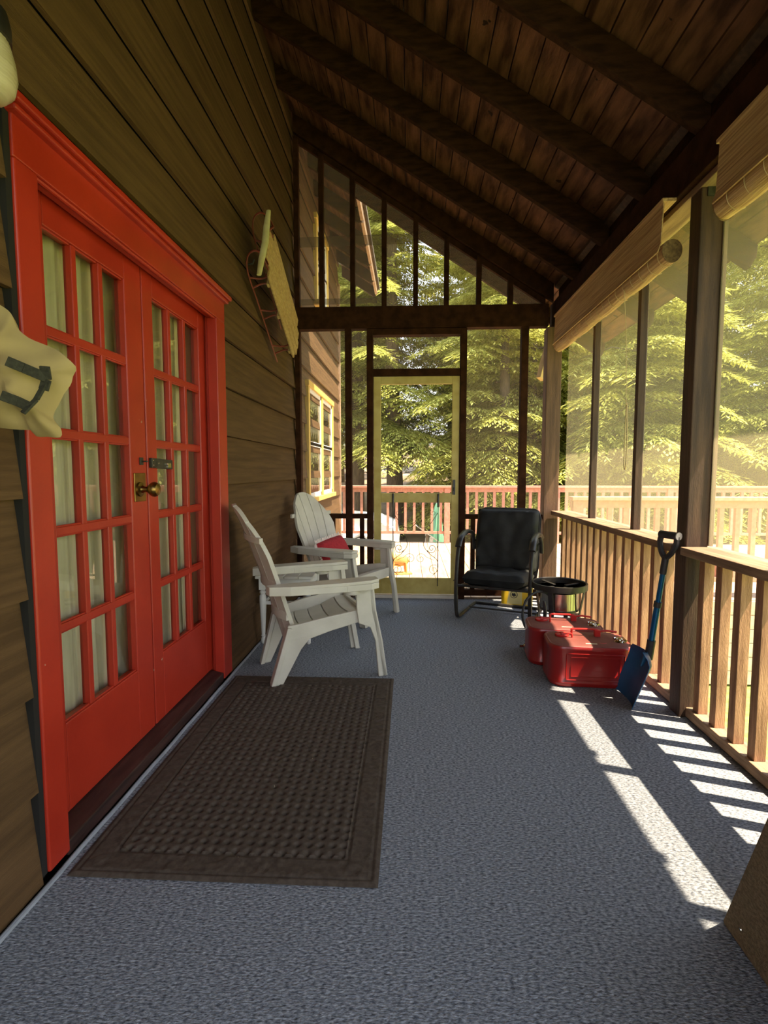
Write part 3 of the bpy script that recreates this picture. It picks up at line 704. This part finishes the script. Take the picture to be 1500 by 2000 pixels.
# ------------------------------------------------------------------ outdoor burner
bu = thing('outdoor_burner', 'black round outdoor gas burner on legs behind the red cans', 'burner', (1.03, 3.66, 0), 0)
bx = .0
prof = [(.172,.372),(.186,.372),(.186,.412),(.180,.414),(.172,.410)]
m = MB().lathe(prof+[prof[0]], (0,0,0), 40); m.build('pot_ring', black, bu, smooth=1, local=True)
m = MB()
for k in range(4):
    a = R(25+90*k); m.bar((.05*math.cos(a),.05*math.sin(a),.385), (.178*math.cos(a),.178*math.sin(a),.392), .022, .008)
m.build('pot_support', black, bu, bevel=.002, local=True)
MB().lathe([(.02,.30),(.07,.315),(.10,.34),(.105,.365),(.098,.365),(.09,.345),(.05,.325),(.02,.322)], (0,0,0), 28).build('burner_bowl', black, bu, smooth=1, local=True)
MB().lathe([(.128,.235),(.128,.352),(.125,.352),(.125,.235)], (0,0,0), 36).build('wind_guard', steel, bu, smooth=1, local=True)
MB().lathe([(.131,.225),(.131,.238),(.124,.238),(.124,.225)], (0,0,0), 36).build('guard_hoop', black, bu, smooth=1, local=True)
for k in range(4):
    a = R(-35+90*k); c, s = math.cos(a), math.sin(a)
    MB().bar((.170*c,.170*s,.375), (.140*c,.140*s,.20), .034, .006, up=(c,s,0)).bar((.140*c,.140*s,.20), (.165*c,.165*s,.0), .03, .006, up=(c,s,0)).build('leg', blackpl, bu, bevel=.001, local=True)
hose = smoothpath([(-.05,-.06,.30),(-.12,-.10,.36),(-.19,-.14,.372),(-.255,-.16,.33),(-.285,-.17,.24),(-.27,-.18,.15),(-.22,-.19,.11),(-.17,-.20,.14),(-.14,-.20,.24),(-.155,-.20,.33),(-.15,-.19,.20),(-.20,-.19,.06),(-.25,-.20,.035)], 6)
MB().tube(hose, .008, 8).build('gas_hose', blackpl, bu, smooth=1, local=True)
m = MB().lathe([(.02,0),(.024,.01),(.024,.03),(.012,.04),(0,.041)], (-.26,-.20,.0), 14); m.tube([(-.26,-.2,.02),(-.31,-.21,.025)], .009, 8); m.build('regulator', chrome, bu, smooth=1, local=True)
bu.location = (1.04, 3.66, 0)

# ------------------------------------------------------------------ yellow jug with a round pet emblem
yj = thing('litter_jug', 'yellow plastic jug with pale label under the black chair', 'jug', (.955, 4.66, 0), R(-12))
L_ = [rrect(.25,.15,.025,0), rrect(.265,.165,.03,.008), rrect(.265,.165,.03,.15), rrect(.25,.15,.03,.175), rrect(.22,.12,.03,.19), rrect(.10,.07,.02,.195)]
MB().loft(L_).build('body', yellowpl, yj, smooth=35, local=True)
MB().tube(smoothpath([(-.10,0,.18),(-.095,0,.225),(0,0,.235),(.06,0,.22),(.07,0,.185)], 4), .012, 8).build('handle', yellowpl, yj, smooth=1, local=True)
MB().lathe([(.03,.185),(.032,.19),(.032,.215),(0,.217)], (.09,0,0), 16).build('cap', yellowpl, yj, smooth=1, local=True)
yf = -.0832
lp_ = None; m = MB().prism([(-.085,.02),(.045,.02),(.045,.15),(-.065,.15)], lambda a, b, t: (a, yf+t*.001, b), 0, -1); lp_ = m.build('label_panel', mat('yellow_label', (.80,.70,.30), ns=4, rough=.5), yj, local=True)
m = MB(); m.tube([(-.025+.030*math.cos(a), yf-.0016, .105+.030*math.sin(a)) for a in [2*math.pi*k/24 for k in range(24)]], .0028, 5, closed=True)
m.prism([(-.025+.019*math.cos(R(a))*q, .102+.016*math.sin(R(a))*q) for a, q in ((0,1),(40,.8),(70,1.25),(100,.8),(125,1.3),(160,1),(200,1),(240,.7),(270,1.1),(310,.7),(340,1.1))], lambda a, b, t: (a, yf-.0012-t*.0012, b), 0, 1)
m.build('emblem', blackpl, lp_, local=True)
m = MB().prism([(.06,.02),(.115,.02),(.115,.07),(.06,.07)], lambda a, b, t: (a, yf-.0002-t*.001, b), 0, 1); m.build('sticker', paper, yj, local=True)

# ------------------------------------------------------------------ blue shovel leaning on the railing
sh = thing('snow_shovel', 'blue metal shovel with black grip leaning on the railing by the post', 'shovel', (1.13, 2.70, 0))
top = Vector((1.247, 2.600, .79)); low = Vector((1.212, 2.655, .285))
ax = (top-low).normalized()
MB().tube([low, low.lerp(top, .5)], .015, 14).tube([low.lerp(top, .45), low.lerp(top, .80)], .0125, 14).build('shaft', bluealu, sh, smooth=1)
q = low.lerp(top, .47); MB().tube([q-ax*.014, q+ax*.014], .0185, 14).build('collar', blackpl, sh, smooth=1)
MB().tube([low.lerp(top, .78), low.lerp(top, .95)], .016, 12).build('grip_socket', blackpl, sh, smooth=1)
MB().tube([low-ax*.05, low+ax*.05], .020, 12).build('blade_socket', blackpl, sh, smooth=1)
# D grip: wide along y
dy = Vector((.35, -.94, 0)).normalized()
b0 = low.lerp(top, .93)
gp = smoothpath([b0, b0+ax*.03+dy*.028, b0+ax*.075+dy*.048, b0+ax*.115+dy*.045], 5)
gq = smoothpath([b0, b0+ax*.03-dy*.028, b0+ax*.075-dy*.048, b0+ax*.115-dy*.045], 5)
dg = MB().tube(gp, .0135, 8).tube(gq, .0135, 8).tube([b0+ax*.118+dy*.052, b0+ax*.118-dy*.052], .0185, 12)
dg = dg.build('d_grip', blackpl, sh, smooth=1)
e0 = b0+ax*.118+dy*.053
MB().tube([e0-dy*.001, e0+dy*.004], .019, 14).build('grip_end', greypl, dg, smooth=1)
# blade: dished sheet facing the camera's left; lower edge rests on the carpet
wv = Vector((-.06, -.998, 0)).normalized()           # across the blade
bt = low+Vector((-.006, .0, -.012)); bb = Vector((1.118, 2.705, .004)); along = (bb-bt); nb = along.normalized().cross(wv).normalized()
if nb.x > 0: nb = -nb
m = MB(); nu, nv = 14, 12; pts = []
def blade(u, v, off=0):
    a = 2*u-1; hw = .132 if v > .16 else .132*(.50+.50*math.sin(v/.16*math.pi/2))
    dish = (abs(a)**2.6)*.045*(1-.35*v) + .030*(1-min(1, v/.25))**2
    return bt+along*v+wv*a*hw+nb*(dish-.02)+nb*off
m.grid(lambda u, v: blade(u, v), nu, nv)
m2 = MB(); m2.grid(lambda u, v: blade(u, v), nu, nv); m2.grid(lambda u, v: blade(u, v, .003), nu, nv)
edge = [(i/nu, 0) for i in range(nu+1)]+[(1, j/nv) for j in range(1, nv+1)]+[(i/nu, 1) for i in range(nu-1, -1, -1)]+[(0, j/nv) for j in range(nv-1, 0, -1)]
ev = [blade(u, v) for u, v in edge]+[blade(u, v, .003) for u, v in edge]; n = len(edge)
m2.add(ev, [(k, (k+1) % n, n+(k+1) % n, n+k) for k in range(n)])
bl_ = m2.build('blade', bluedark, sh, smooth=50)
MB().tube([bt+nb*.004+along*.02, bt+nb*.001+along*.30], [.017, .006], 10).build('blade_rib', bluedark, bl_, smooth=1)

# ------------------------------------------------------------------ sled hung on the wall
sl = thing('wooden_sled', 'old runner sled with wooden slats and red runners hung on the brown wall', 'sled', (-1.0, 3.65, 2.3))
A = Vector((0, -.893, .45)); B = Vector((0, .45, .893)); O = Vector((0, 4.10, 2.035))
def S(a, b, x): v = O+A*a+B*b; return Vector((x, v.y, v.z))
for b in (0, .32):
    pts = smoothpath([S(-.02,b,-1.028), S(.3,b,-1.02), S(.62,b,-1.015), S(.84,b,-1.012), S(.95,b+.01,-.985), S(.985,b+.02,-.935), S(.94,b+.035,-.895), S(.86,b+.05,-.885)], 6)
    MB().tube(pts, .008, 8, flat=(.6,1.3)).build('runner', sledred, sl, smooth=1)
for k, (b, a0, a1) in enumerate(((.00, .06, .84), (.075, .0, .93), (.150, -.02, .98), (.225, .0, .93), (.30, .06, .84))):
    hw = .031
    m = MB(); m.hexa([S(a0,b-hw,-.89),S(a1,b-hw,-.89),S(a1,b+hw,-.89),S(a0,b+hw,-.89),S(a0,b-hw,-.875),S(a1,b-hw,-.875),S(a1,b+hw,-.875),S(a0,b+hw,-.875)])
    m.build('slat', sledwood, sl, bevel=.004)
for a in (.12, .48, .76):
    m = MB().bar(S(a,-.03,-.90), S(a,.35,-.90), .03, .018, up=(1,0,0)); m.build('cross_bar', sledwood, sl, bevel=.003)
    for b in (0, .32):
        MB().tube(smoothpath([S(a-.045,b,-1.02), S(a-.02,b+.01,-.95), S(a-.03,b+.02,-.90)], 4), .006, 6).tube(smoothpath([S(a+.045,b,-1.02), S(a+.02,b+.01,-.95), S(a+.03,b+.02,-.90)], 4), .006, 6).build('standard', sledred, sl, smooth=1)
MB().tube(smoothpath([S(.86,.05,-.885), S(.95,.10,-.885), S(.975,.16,-.885), S(.95,.22,-.885), S(.86,.37,-.885)], 5), .008, 8).build('front_bumper', sledred, sl, smooth=1)
MB().tube([S(1.02,-.21,-.87), S(1.02,-.08,-.868), S(1.01,.05,-.866), S(1.02,.18,-.868), S(1.02,.31,-.87)], [.012,.017,.018,.017,.012], 10, flat=(1.2,.7)).build('steering_bar', sledpale, sl, smooth=1)
MB().tube([S(1.01,-.04,-.875), S(.84,.02,-.885)], .005, 6).tube([S(1.01,.20,-.875), S(.84,.30,-.885)], .005, 6).build('steering_link', sledred, sl)
MB().tube([(-1.06, 3.45, 2.50), (-1.01, 3.45, 2.505), (-1.0, 3.45, 2.53)], .006, 6).build('hanging_hook', hardblack, sl)

# ------------------------------------------------------------------ wall lantern, upper left corner
la = thing('wall_lantern', 'black capped wall lamp with ribbed glass at the upper left corner', 'lamp', (-1.04, 1.2, 2.1))
lx, ly = -.945, 1.195
m = MB().lathe([(.055,0),(.055,.012),(.02,.02)], (-1.056, ly, 2.19), 18, MX); m.tube(smoothpath([(-1.045,ly,2.19),(-.99,ly,2.215),(lx,ly,2.205)], 4), .011, 8); m.build('wall_bracket', black, la, smooth=1)
MB().lathe([(.0,2.218),(.03,2.215),(.05,2.195),(.056,2.165),(.056,2.135),(.05,2.135)], (lx, ly, 0), 24).build('cap', black, la, smooth=1)
vs = []
m = MB(); pr = [(.046,2.142),(.052,2.125),(.060,2.09),(.062,2.06),(.056,2.03),(.040,2.012),(.018,2.004),(0,2.002)]
n = 48; loops = []
for r, z in pr: loops.append([(lx+r*(1+.025*(k % 2))*math.cos(2*math.pi*k/n), ly+r*(1+.025*(k % 2))*math.sin(2*math.pi*k/n), z) for k in range(n)])
m.loft(loops, caps=False).build('glass_shade', ribglass, la, smooth=60)

# ------------------------------------------------------------------ canvas bag hanging at the left
bg = thing('canvas_bag', 'tan canvas bag with dark webbing straps hanging left of the red doors', 'bag', (-.92, 1.22, 1.4))
def px(u, v, y): return Vector(((u-800)*y/1030, y, 1.18-(v-920)*y/1030))
out = [(-66,560),(-20,588),(4,606),(16,632),(40,655),(70,668),(104,684),(131,711),(119,729),(114,748),(100,775),(86,812),(97,834),(95,852),(70,851),(44,850),(36,838),(0,836),(-40,830),(-66,812),(-72,700)]
out = [(p[0], p[1]) for p in smoothpath([(a, b, 0) for a, b in out+[out[0]]], 3)][:-1]
cu, cv = 18, 738; rings = 12; vs = []; n = len(out)
def bagp(u, v, r, sgn):
    y = 1.235+.02*noise.noise(Vector((u*.02, v*.02, 5)))
    d = .075*(1-r**2.2)*(1 if sgn < 0 else .6)*(.9 if u < 45 else .9-.35*min(1, (u-45)/50))
    fold = .016*(1-r)*math.sin((v*.055+u*.03)+2*noise.noise(Vector((u*.015, v*.015, 1))))+.02*(1-r)*noise.noise(Vector((u*.03, v*.03, 2)))
    q = px(u, v, 1.22); return Vector((q.x, y+sgn*d+fold, q.z))
for sgn in (-1, 1):
    m_ = MB()
    vs = [bagp(cu, cv, 0, sgn)]
    for k in range(1, rings+1):
        r = k/rings
        for u, v in out: vs.append(bagp(cu+(u-cu)*r, cv+(v-cv)*r, r, sgn))
    fs = [(0, 1+k, 1+(k+1) % n) for k in range(n)]
    for g in range(rings-1):
        for k in range(n):
            a = 1+g*n+k; b = 1+g*n+(k+1) % n; fs.append((a, b, b+n, a+n))
    if sgn < 0: bm_ = MB(); bm_.add(vs, fs)
    else: bm_.add(vs, fs)
bm_.build('bag_body', canvas, bg, smooth=70)
def strap(pts, w, nm):
    m = MB(); P = [bagp(u, v, .35, -1)+Vector((0, -.030, 0)) for u, v in pts]
    for a, b in zip(P, P[1:]): m.bar(a, b, .006, w, up=(.3, 0, 1) if abs((b-a).normalized().z) < .7 else (1, 0, .2))
    return m.build(nm, webbing, bg, bevel=.001)
strap([(52,716),(75,727),(106,742)], .022, 'upper_strap'); strap([(44,780),(62,789),(84,800)], .022, 'lower_strap')
strap([(108,722),(105,745),(98,765)], .022, 'grip_wrap'); strap([(100,755),(92,785),(76,812)], .013, 'carry_handle')
MB().tube(smoothpath([bagp(-40,620,.6,-1), Vector((-1.03,1.2,1.64)), Vector((-1.05,1.2,1.72))], 4), .012, 8).build('hanging_loop', webbing, bg, smooth=1)

# ------------------------------------------------------------------ tan cloth wedge at the lower right
m = MB(); xa, xb = .822, 1.24
m.prism([(1.335, 0), (1.335, .012), (1.118, .60), (1.08, .635), (.62, .635), (.60, .61), (.60, 0)], lambda a, b, t: (t, a, b), xa, xb)
tw = thing('cloth_box', 'tan cloth covered box with a sloping end at the lower right corner', 'box', (1.04, .95, 0))
m.build('body', tanfab, tw, bevel=.008, seg=3)
MB().lathe([(.004,0),(.003,.002),(0,.003)], (xa, 1.262, .05), 8, Matrix.Rotation(R(-90), 3, 'Y')).build('tack', chrome, tw)

# ------------------------------------------------------------------ windows in the house wall past the porch
def window(n, y0, y1, z0, z1, units, label):
    w = struct('window_%d' % n, (XW, y0, z0), label); X = XW+.012
    m = MB(); t = .075
    m.box(X-.02, X+.022, y0, y0+t, z0, z1).box(X-.02, X+.022, y1-t, y1, z0, z1).box(X-.02, X+.030, y0-.02, y1+.02, z1, z1+.06).box(X-.02, X+.05, y0-.02, y1+.02, z0-.05, z0)
    uw = (y1-y0-2*t)/units
    for k in range(1, units): m.box(X-.02, X+.020, y0+t+uw*k-.045, y0+t+uw*k+.045, z0, z1)
    m.build('frame', winyel, w, bevel=.004)
    for k in range(units):
        a = y0+t+uw*k+(.045 if k else 0); b = y0+t+uw*(k+1)-(.045 if k < units-1 else 0); zm = (z0+z1)/2
        for za, zb in ((z0, zm+.02), (zm-.02, z1)):
            s = .045
            sh_ = MB().box(X-.015, X+.008, a, a+s, za, zb).box(X-.015, X+.008, b-s, b, za, zb).box(X-.015, X+.008, a, b, za, za+s).box(X-.015, X+.008, a, b, zb-s, zb).build('sash', winwhite, w, bevel=.003)
            MB().add([(X-.005,a+s,za+s),(X-.005,b-s,za+s),(X-.005,b-s,zb-s),(X-.005,a+s,zb-s)], [(0,1,2,3)]).build('pane', glass, sh_, fix=False)
        MB().grid(lambda u, v: (X-.016+.004*math.sin(u*40), a+(b-a)*u, z0+(z1-z0)*v), 40, 2).build('window_curtain', curtain, w, smooth=60, fix=False)
    return w
window(1, 5.36, 7.10, .90, 2.04, 2, 'yellow trimmed double window in the sunlit brown wall past the screens')
window(2, 5.92, 6.75, 3.06, 3.92, 1, 'upper yellow trimmed window seen through the gable screen')

# ------------------------------------------------------------------ outside: decking, railings
dk = struct('deck')
m = MB(); x = -1.02
while x < 7.4:
    m.box(x+.003, x+.143, 4.96, 8.84, -.045, -.012); x += .146
m.build('deck_boards', cedar, dk)
m = MB().box(-1.02, 7.4, 4.96, 5.0, -.25, -.046).box(-1.02, 7.4, 8.8, 8.84, -.25, -.046).box(-1.02, 7.4, 5.0, 8.8, -.12, -.05); m.build('deck_joist', greyw, dk)
m = MB()
for k in range(6): m.box(1.43, 7.4, 4.935, 4.958, -.02-.132*(k+1)+.006, -.02-.132*k)
m.build('deck_skirt', skirt, dk, bevel=.002)
m = MB()
for k in range(6): m.box(-1.06, 7.4, 8.842, 8.86, -.02-.132*(k+1)+.006, -.02-.132*k)
m.build('far_skirt', skirt, dk)
def drail(y, x0, x1, posts, label, first):
    t = thing('deck_railing', label, 'railing', (x0, y, 0))
    MB().box(x0, x1, y-.07, y+.07, .905, .94).build('top_rail', pinkrail, t, bevel=.004)
    MB().box(x0, x1, y-.02, y+.02, .835, .905).build('sub_rail', pinkrail, t, bevel=.003)
    MB().box(x0, x1, y-.02, y+.02, .14, .185).build('bottom_rail', pinkrail, t, bevel=.003)
    for p in posts: MB().box(p-.045, p+.045, y-.045, y+.045, -.03, .905).build('post', pinkrail, t, bevel=.003)
    x = first
    while x < x1-.05:
        if min(abs(x-p) for p in posts) > .06:
            MB().box(x-.021, x+.021, y-.02, y+.02, .185, .835).build('baluster', pinkrail, t)
        x += .146
    return t
drail(8.74, -1.55, 7.3, (-1.5, .62, 2.4, 4.2, 6.0, 7.2), 'pinkish brown railing along the far edge of the sunlit deck', -1.38)
drail(5.06, 1.52, 7.3, (1.58, 3.4, 5.3, 7.2), 'pinkish brown railing along the near edge of the deck beyond the right screens', 1.74)

# knee brace outside the far right corner
m = MB().bar((1.24, 5.16, 2.05), (1.40, 5.30, 2.62), .05, .08).bar((1.40, 5.1, 2.40), (1.40, 5.32, 2.40), .05, .07)
tag(m.build('knee_brace', bracey, bevel=.003), 'sunlit yellow wooden brace outside the far right corner post', 'brace')

# small wooden figure on the deck
wf = thing('wooden_figure', 'small orange wooden animal figure standing on the sunlit deck', 'figure', (-.12, 6.05, -.012), R(12))
m = MB().lathe([(.0,-.10),(.055,-.09),(.075,0),(.06,.08),(.02,.12)], (0,0,0), 14, Matrix.Rotation(R(90),3,'Y')); 
m.v = [(p[0], p[1]*.6, p[2]+.16) for p in m.v]
m.tube([(-.07,0,.19),(-.11,0,.26),(-.13,0,.30)], [.04,.028,.025], 10).tube([(-.12,0,.30),(-.17,0,.28)], [.03,.018], 10)
for a in (-.015,.015): m.tube([(-.115,a,.31),(-.105,a*1.6,.36)], [.010,.003], 6)
m.build('body', orangew, wf, smooth=1, local=True)
for x in (-.07, .07):
    for y in (-.03, .03): MB().tube([(x,y,.14),(x*1.2,y,.016)], [.016,.011], 8).build('leg', orangew, wf, smooth=1, local=True)
MB().box(-.15,.15,-.05,.05,0,.018).build('base', orangew, wf, bevel=.004, local=True)

# ------------------------------------------------------------------ outside: ground
g = struct('ground')
def gz(x, y):
    z = -.82
    d = max(0, y-13.5); z += .16*d-.0012*d*d if d < 60 else .16*60-4.3
    e = max(0, x-11); z += .13*e
    return z+.10*noise.noise(Vector((x*.3, y*.3, 0)))*(1 if y > 9.5 else .2)
MB().grid(lambda u, v: (-30+80*u, 8.95+61*v, gz(-30+80*u, 8.95+61*v)), 80, 60).build('forest_floor', ground_m, g, smooth=60, fix=False)
MB().grid(lambda u, v: (-30+80*u, -24+33*v, gz(-30+80*u, -24+33*v)-.005), 80, 30).build('lawn', grass_m, g, smooth=60, fix=False)

# ------------------------------------------------------------------ hemlocks
def hemlock_mesh(seed, h, rmax, z0, step):
    r = random.Random(seed); v = []; f = []
    def quad(p, d, s, l, w):
        n = len(v); a = p; b = p+d*l*.45+s*w; c = p+d*l; e = p+d*l*.45-s*w
        v.extend((a, b, c, e)); f.append((n, n+1, n+2, n+3))
    z = z0; up = Vector((0,0,1))
    while z < h:
        k = (z-z0)/(h-z0)
        for _ in range(5 if k < .85 else 3):
            az = r.uniform(0, 6.283); L = rmax*(1-k)**.75*r.uniform(.65, 1.1)+.35
            d = Vector((math.cos(az), math.sin(az), 0)); sd = Vector((-d.y, d.x, 0)); rise = r.uniform(.05, .3)
            st = max(7, int(L/.10)); zz = z+r.uniform(-step/2, step/2)
            for i in range(1, st+1):
                t = i/st
                p = d*(L*t)+up*(zz+L*(rise*t-.42*t*t))+sd*(.12*L*math.sin(t*3+az))
                for sg in (-1, 1):
                    tl = (.38*L*(1-t)**.7*min(1, t*4)+.16)*r.uniform(.6, 1.1)
                    td = (d*r.uniform(.45, .9)+sd*sg+up*r.uniform(-.45, -.05)).normalized()
                    ts = td.cross(up).normalized()
                    ns = max(3, int(tl/.060))
                    for q in range(ns):
                        pq = p+td*(tl*(q+.3)/ns)-up*(.25*tl*((q+.3)/ns)**2)
                        s2 = (ts+up*r.uniform(-.5,.5)).normalized()
                        for g2 in (-1, 1):
                            dd = (td*.8+ts*g2*r.uniform(.4,.9)+up*r.uniform(-.6,.15)).normalized()
                            quad(pq, dd, dd.cross(up).normalized()*1, r.uniform(.10,.19), r.uniform(.014,.026))
        z += step*(1-.3*k)*r.uniform(.8, 1.2)
    me = bpy.data.meshes.new('foliage'); me.from_pydata([tuple(p) for p in v], [], f); me.update(); return me
def trunk_mesh(seed, h, rb):
    r = random.Random(seed+50); m = MB(); pts = []; rs = []
    for i in range(13):
        t = i/12; pts.append((.12*math.sin(t*4+seed), .12*math.cos(t*3+seed)-.1, -.5+(h+.2)*t)); rs.append(rb*(1-t)**.8+.012)
    m.tube(pts, rs, 10)
    for k in range(16):
        z = r.uniform(.8, h*.7); a = r.uniform(0, 6.28); L = r.uniform(.5, 1.6)
        m.tube([(0,0,z),(L*.5*math.cos(a),L*.5*math.sin(a),z+.1),(L*math.cos(a),L*math.sin(a),z-.1)], [.022,.014,.005], 5)
    me = bpy.data.meshes.new('trunk'); me.from_pydata([tuple(p) for p in m.v], [], m.f); me.update()
    for p in me.polygons: p.use_smooth = True
    me.materials.append(bark); return me
kinds = []
for s, h, rm, z0, rb, lm in ((1, 13, 2.6, 1.3, .19, leafA), (2, 11, 2.5, .7, .16, leafB), (3, 15, 3.0, 2.6, .24, leafA), (4, 8, 2.3, .3, .11, leafB)):
    fm = hemlock_mesh(s, h, rm, z0, .36); fm.materials.append(lm); kinds.append((fm, trunk_mesh(s, h, rb)))
spots = []
def tree(x, y, k, rot, sc_=1, label='hemlock farther back in the woods, behind the nearer trees', group='hemlocks in the woods'):
    fm, tm = kinds[k]
    t = tag(empty('hemlock_tree', (x, y, gz(x, y)), rot), label, 'tree', group); t.scale = (sc_,)*3
    for nm, me in (('foliage', fm), ('trunk', tm)):
        o = bpy.data.objects.new(nm, me); C.objects.link(o); o.parent = t
    return t
tr = random.Random(21)
tree(-.45, 14.8, 2, .4, 1.0, 'hemlock with bare dark lower trunk seen through the screen door', None)
tree(-1.75, 15.6, 2, 2.2, .95, 'slim hemlock trunk just right of the brown house wall', None)
tree(2.1, 13.2, 1, 1.3, 1.0, 'bushy bright hemlock filling the bay right of the screen door', None)
tree(5.3, 12.6, 3, .2, 1.15, 'low bushy hemlock beyond the deck, seen through the far right-hand screens', None)
tree(8.8, 13.4, 1, 2.9, 1.05, 'bright leafy hemlock filling the screen at the right edge of the photo', None)
for x, y, k in ((3.7,15.2,0),(-3.6,17.5,0),(3.2,18.6,2),(6.8,16.6,0),(10.6,16.4,0),(12.4,13.2,0),(5.4,20.5,2),(9.2,19.6,2),(13.2,18.8,1),(16,16.5,0),(-2.8,24,2),(7.5,24,0),(12.0,24,2),(17,23,0),(20,19,0),(4.2,27,0),(-6,21,1),(15,28,0),(21,26,2),(10.2,29,0),(14.2,11.5,1),(18,12.5,0),(7.2,14.6,3),(10.6,12.4,3),(3.4,14.0,3),(.9,16.4,3),(6.2,18.4,1),(2.4,21,1),(12.8,15.4,3)):
    tree(x+tr.uniform(-.3,.3), y, k, tr.uniform(0,6), tr.uniform(.9,1.12))

# ------------------------------------------------------------------ white car, umbrella and lounge chair beyond the deck
car = thing('car', 'white parked car beyond the deck railing, left of the umbrella', 'car', (-2.4, 11.2, gz(-2.4, 11.2)))
body = [(-2.1,.35),(-2.12,.75),(-2.0,1.02),(-1.5,1.08),(-.95,1.50),(.35,1.52),(1.05,1.10),(1.75,1.02),(2.08,.88),(2.15,.60),(2.12,.34),(1.72,.30),(1.66,.55),(1.40,.70),(1.14,.55),(1.08,.30),(-1.0,.30),(-1.06,.55),(-1.32,.70),(-1.58,.55),(-1.64,.30)]
MB().prism(body, lambda a, b, t: (a*1.02, t*(1 if b < 1.1 else .86), b), -.85, .85).build('body', carw, car, bevel=.05, seg=3, local=True)
for s in (-1, 1):
    MB().prism([(-1.25,1.12),(-.88,1.42),(.28,1.43),(.78,1.12)], lambda a, b, t: (a, s*(.80-.10*(b-1.1)/.4+t), b), .0, .012).build('side_window', cargl, car, local=True)
MB().prism([(1.06,1.12),(.42,1.49),(.40,1.47),(1.03,1.11)], lambda a, b, t: (a+.02, t, b+.012), -.62, .62).build('windscreen', cargl, car, local=True)
for x in (-1.32, 1.40):
    for s in (-1, 1):
        MB().lathe([(.18,0),(.30,0),(.33,.03),(.33,.17),(.30,.2),(.0,.2)], (x, s*.82-.1, .33), 24, Matrix.Rotation(R(-90), 3, 'X')).build('wheel', rubber, car, smooth=1, local=True)
MB().box(2.10, 2.18, -.75, .75, .34, .5).build('bumper', carw, car, bevel=.02, local=True)
um = thing('patio_umbrella', 'closed green patio umbrella standing beyond the deck railing', 'umbrella', (.55, 10.6, gz(.55, 10.6)))
MB().tube([(0,0,0),(0,0,1.42)], .02, 10).build('pole', greyw, um, smooth=1, local=True)
n = 16; loops = []
for z, r in ((.12,.135),(.3,.15),(.6,.135),(.9,.10),(1.15,.07),(1.32,.035),(1.38,.012)):
    loops.append([((r*(1+.22*(k % 2)))*math.cos(2*math.pi*k/n+z), (r*(1+.22*(k % 2)))*math.sin(2*math.pi*k/n+z), z) for k in range(n)])
MB().loft(loops).build('canopy', greencl, um, smooth=50, local=True)
MB().lathe([(.25,0),(.25,.04),(.05,.08)], (0,0,0), 20).build('base', greyw, um, smooth=1, local=True)
lg = thing('lounge_chair', 'weathered grey slatted lounge chair beyond the deck railing', 'chair', (.42, 9.9, gz(.42, 9.9)), R(8))
m = MB()
for k in range(5): m.bar((-.3, -.2+.1*k, .98), (.32, -.2+.1*k, .52), .085, .02)
m.build('backrest', greyw, lg, local=True)
m = MB()
for k in range(5): m.bar((.32, -.2+.1*k, .52), (1.15, -.2+.1*k, .52), .085, .02)
m.build('seat', greyw, lg, local=True)
for x in (-.05, .35, 1.1):
    for y in (-.23, .23): MB().box(x-.03, x+.03, y-.03, y+.03, 0, .78 if x < .1 else .51).build('leg', greyw, lg, local=True)

# ------------------------------------------------------------------ light and sky
wd = bpy.data.worlds.new('sky'); sc.world = wd; wd.use_nodes = True; N = wd.node_tree.nodes; L = wd.node_tree.links
bgn = N['Background']; tc = N.new('ShaderNodeTexCoord'); sp = N.new('ShaderNodeSeparateXYZ'); rp = N.new('ShaderNodeValToRGB')
L.new(tc.outputs['Generated'], sp.inputs[0]); L.new(sp.outputs['Z'], rp.inputs[0])
e = rp.color_ramp.elements; e[0].position = .0; e[0].color = (1.0,.97,.90,1); e[1].position = .8; e[1].color = (.60,.76,1.0,1)
x = e.new(.25); x.color = (.86,.92,1.0,1)
L.new(rp.outputs[0], bgn.inputs[0]); bgn.inputs[1].default_value = 1.9
sun = bpy.data.lights.new('sun', 'SUN'); sun.energy = 12.5; sun.angle = R(.55); sun.color = (1, .84, .60)
so = bpy.data.objects.new('sun', sun); C.objects.link(so)
so.rotation_euler = Vector((-1, .32, -2.15)).to_track_quat('-Z', 'Y').to_euler(); so.location = (6, -2, 12)

# ------------------------------------------------------------------ camera
cam = bpy.data.cameras.new('camera'); co = bpy.data.objects.new('camera', cam); C.objects.link(co); sc.camera = co
F = 1030.; cam.sensor_fit = 'HORIZONTAL'; cam.sensor_width = 36; cam.lens = 36*F/1500; cam.clip_start = .02; cam.clip_end = 500
yc = Vector((50/F, 80/F, 1)).normalized()       # world +Y in camera axes (right, up, forward)
zc = Vector((0, yc.z, -yc.y)).normalized(); xc = yc.cross(zc)
if xc.x < 0: xc = -xc
right = Vector((xc.x, yc.x, zc.x)); upv = Vector((xc.y, yc.y, zc.y)); fw = Vector((xc.z, yc.z, zc.z))
co.matrix_world = Matrix(((right.x, upv.x, -fw.x, 0), (right.y, upv.y, -fw.y, 0), (right.z, upv.z, -fw.z, 1.18), (0,0,0,1)))

sc.view_settings.view_transform = 'Standard'; sc.view_settings.look = 'None'; sc.view_settings.gamma = 1; sc.view_settings.use_curve_mapping = False
sc.view_settings.exposure = .82
sc.cycles.max_bounces = 10; sc.cycles.diffuse_bounces = 5; sc.cycles.transparent_max_bounces = 16
sc.cycles.use_denoising = True
